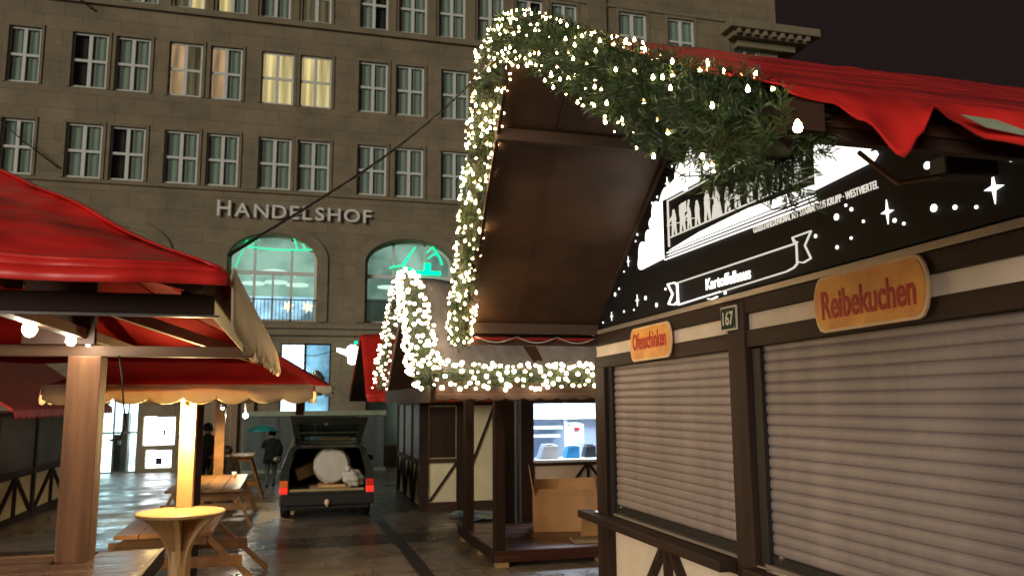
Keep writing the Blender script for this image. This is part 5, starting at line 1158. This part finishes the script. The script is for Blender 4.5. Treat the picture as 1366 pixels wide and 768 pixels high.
m = MB(); m.box(BX - .045, BX - .032, 5.045, 5.262, 2.59, 2.765); build(m, 'plate', 'numwhite', npl, bevel=.003)
m = MB(); m.box(BX - .0495, BX - .0455, 5.058, 5.249, 2.603, 2.752); build(m, 'field', 'numgreen', npl)
m = MB(); text_on(m, '167', (BX - .05, 5.225, 2.628), (0, -1, 0), (0, 0, 1), (-1, 0, 0), .145, .10, .002, .02); build(m, 'numerals', 'numwhite', npl)
for y, z in ((5.066, 2.611), (5.241, 2.611), (5.066, 2.744), (5.241, 2.744)):
    m = MB(); m.lathe([(.006, -.004), (.006, .004)], 8, (BX - .051, y, z)); build(m, 'screw', 'steel', npl)

# ------------------------------------------------------------------ garlands
def garland(label, path, rad, nspr, nneed, nl, bulb_r, nlen, seed, mat_l, group, side=None, wide=.0032, bias=1.0):
    r = random.Random(seed); t = thing('fir_garland', label, 'garland', path[len(path) // 2], group=group)
    pts = [Vector(p) for p in path]; seg = [(b - a).length for a, b in zip(pts, pts[1:])]; tot = sum(seg)
    def at(s_):
        d = s_ * tot
        for i, L in enumerate(seg):
            if d <= L or i == len(seg) - 1:
                k = d / L; p = pts[i].lerp(pts[i + 1], k); dr = (pts[i + 1] - pts[i]).normalized(); q = rad[i] + (rad[i + 1] - rad[i]) * k; return p, dr, q
            d -= L
    core = MB(); core.tube([at(k / 40)[0] for k in range(41)], [at(k / 40)[2] * .46 * min(1, .15 + k / 6, .15 + (40 - k) / 6) for k in range(41)], 8); build(core, 'garland_core', 'twig', t)
    hx = MB(); hp = []
    for k in range(int(tot * 46)):
        p, dr, q = at(k / (tot * 46)); u = dr.cross(Vector((.3, .2, 1))).normalized(); v = dr.cross(u); a_ = k * .41; hp.append(p + (u * math.cos(a_) + v * math.sin(a_)) * q * (.86 + .12 * math.sin(k * 1.7)))
    hx.tube(hp, .0028, 4); build(hx, 'light_wire', 'wire', t)
    V, Fc = [], []
    def needle(b, d, L, wv):
        i = len(V); tip = b + d * L; mid = b + d * L * .45; V.extend([tuple(b), tuple(mid + wv), tuple(tip), tuple(mid - wv)]); Fc.append((i, i + 1, i + 2, i + 3))
    for _ in range(nspr):
        p, dr, q = at(r.random()); a = r.uniform(0, 2 * math.pi); u = dr.cross(Vector((.3, .2, 1))).normalized(); v = dr.cross(u)
        out = (u * math.cos(a) + v * math.sin(a) + dr * r.uniform(-.7, .7)).normalized(); q *= r.uniform(.70, 1.06)
        st = p + out * q * .30; L = q * .70
        for k in range(nneed):
            f = (k + r.random()) / nneed; b = st + out * L * f
            n_ = Vector((r.gauss(0, 1), r.gauss(0, 1), r.gauss(0, 1))); n_ = (n_ - out * n_.dot(out)); 
            if n_.length < 1e-3: continue
            d = (n_.normalized() + out * (.25 + .75 * f * f + r.uniform(0, .25))).normalized(); wv = d.cross(Vector((r.gauss(0, 1), r.gauss(0, 1), r.gauss(0, 1)))).normalized() * wide
            needle(b, d, nlen * r.uniform(.6, 1.15), wv)
    m = MB(); m.v = V; m.f = Fc; m.sm = [False] * len(Fc); build(m, 'foliage', 'needle', t, fix=False)
    b0 = None; extra = MB(); base = wloc(t); spots = []
    tries = 0
    while len(spots) < nl and tries < nl * 30:
        tries += 1
        p, dr, q = at(r.random() ** bias); a = r.uniform(0, 2 * math.pi); u = dr.cross(Vector((.3, .2, 1))).normalized(); v = dr.cross(u)
        o_ = u * math.cos(a) + v * math.sin(a)
        if side is not None and o_.dot(Vector(side)) < -.25: continue
        c = p + o_ * q * r.uniform(.75, 1.05)
        if any((c - x).length < bulb_r * 2.6 for x in spots): continue
        spots.append(c)
    prof = [(.001, -bulb_r * .9), (bulb_r * .62, -bulb_r * .7), (bulb_r * .95, 0), (bulb_r * .6, bulb_r * .9), (bulb_r * .12, bulb_r * 2.0)] if bulb_r < .022 else [(.001, -bulb_r), (bulb_r * .75, -bulb_r * .66), (bulb_r, 0), (bulb_r * .75, bulb_r * .66), (.001, bulb_r)]
    for i, c in enumerate(spots):
        if i < 100:
            if b0 is None:
                b0 = build(MB().lathe(prof, 8), 'fairy_light', mat_l, t, local=True); o = b0
                b0.data.materials.append(M['bulb_halo'])
                for f in b0.data.polygons:
                    if f.center.z < -bulb_r * .5 or f.center.z > bulb_r * .4: f.material_index = 1
            else: o = put_copy(b0, t, (0, 0, 0))
            o.location = c - base; o.rotation_euler = (r.uniform(-.5, .5), r.uniform(-.5, .5), 0); k = r.choice((.55, .75, .9, 1, 1, 1.15)); o.scale = (k, k, k)
        else: extra.lathe(prof, 8, tuple(c))
    if extra.v:
        o = build(extra, 'fairy_light_string', mat_l, t); o['kind'] = 'stuff'
    return t
GN = [(1.45, 5.45, 4.70), (1.43, 5.09, 4.60), (1.42, 4.29, 4.165), (1.42, 3.69, 3.79), (1.42, 3.24, 3.525), (1.42, 2.94, 3.335), (1.43, 2.55, 3.10), (1.44, 2.30, 2.96), (1.47, 2.10, 2.85)]
g1 = garland('thick fir garland with warm lights along the near gable edge over the sign board', GN, [.15, .175, .19, .19, .19, .20, .225, .24, .21], 1150, 36, 205, .0070, .052, 3, 'fairy', 'lit fir garlands on the booth gables', (-.7, -.7, 0), .0029, 1.55)
build(MB().tube([(1.36, 1.90, 2.842), (1.39, 1.97, 2.83), (1.43, 2.05, 2.85)], .003, 5), 'light_wire', 'wire', g1)
big = build(MB().lathe([(.001, -.013), (.009, -.009), (.0125, 0), (.009, .012), (.002, .024)], 10, (1.36, 1.90, 2.855)), 'fairy_light', 'fairy', g1)
GF = [(1.40, 5.46, 4.72), (1.44, 5.86, 4.46), (1.47, 6.26, 4.18), (1.50, 6.68, 3.83), (1.53, 7.04, 3.47), (1.57, 7.44, 3.06), (1.63, 7.94, 2.68)]
garland('slender fir garland with dense lights down the far edge of the near gable', GF, [.16, .145, .135, .13, .13, .135, .13], 720, 24, 230, .0112, .045, 5, 'fairy', 'lit fir garlands on the booth gables', (-.4, -1, 0), .0024)
K1 = [(1.64, 11.95, 3.93), (1.64, 12.6, 3.86), (1.64, 13.3, 3.60), (1.64, 14.2, 3.08), (1.62, 14.75, 2.70), (1.62, 14.65, 2.30)]
garland('slim far strand of lights on the kiosk gable next to the red roof', K1, [.13, .14, .13, .13, .17, .17], 260, 14, 100, .026, .07, 6, 'fairy_far', 'lit fir garlands on the kiosk', (-.6, -.8, 0), .004)
K2 = [(1.64, 12.0, 3.95), (1.63, 11.4, 3.72), (1.63, 10.9, 3.34), (1.63, 10.5, 2.95), (1.63, 10.1, 2.60), (1.64, 9.75, 2.34)]
garland('broad near strand crowded with white lights on the kiosk gable', K2, [.14, .2, .22, .22, .24, .2], 330, 14, 175, .026, .07, 7, 'fairy_far', 'lit fir garlands on the kiosk', (-.6, -.8, 0), .004)
K3 = [(1.66, 9.66, 2.42), (2.4, 9.66, 2.40), (3.2, 9.66, 2.41), (4.2, 9.66, 2.40), (5.4, 9.66, 2.41)]
garland('level fir garland with white lights along the kiosk eave below the grey roof', K3, [.17, .16, .16, .17, .17], 420, 14, 165, .027, .07, 8, 'fairy_far', 'lit fir garlands on the kiosk', (0, -1, .2), .004)

# cable from the gable peak to the tent corner, a few lights along its upper end
cbl = thing('overhead_cable', 'black cable slung from the booth gable peak to the near tent corner', 'cable', (.6, 4.1, 3.6))
P0, P1 = Vector((1.46, 5.62, 4.70)), Vector((-.20, 2.74, 2.575))
pt = lambda t: P0.lerp(P1, t) + Vector((0, 0, -.10 * math.sin(math.pi * t)))
build(MB().tube([pt(k / 24) for k in range(25)], .0062, 6), 'cable_sheath', 'wire', cbl)
b0 = None
for t_ in (.03, .07, .11, .16, .22):
    c = pt(t_) - wloc(cbl)
    if b0 is None: b0 = build(MB().lathe([(.001, -.008), (.007, 0), (.001, .010)], 6), 'fairy_light', 'sign_cream', cbl, local=True); o = b0
    else: o = put_copy(b0, cbl, (0, 0, 0))
    o.location = c + Vector((0, 0, .012))
# stray wires high on the hotel front
for a, b in (((-10.9, 12.8), (-8.6, 10.9)), ((-8.6, 17.9), (-7.8, 17.3))):
    t = thing('facade_wire', 'thin dark wire fixed to the hotel stone ' + ('across the lower windows' if a[1] < 14 else 'near the upper sill'), 'wire', (a[0], FY - .3, a[1]))
    build(MB().tube([(a[0], FY - .3, a[1]), ((a[0] + b[0]) / 2, FY - .35, (a[1] + b[1]) / 2 - .1), (b[0], FY - .12, b[1])], .025, 5), 'wire_strand', 'wire', t)
    build(MB().lathe([(.02, -.05), (.07, 0), (.02, .05)], 8, (b[0], FY - .12, b[1])), 'anchor', 'black', t)
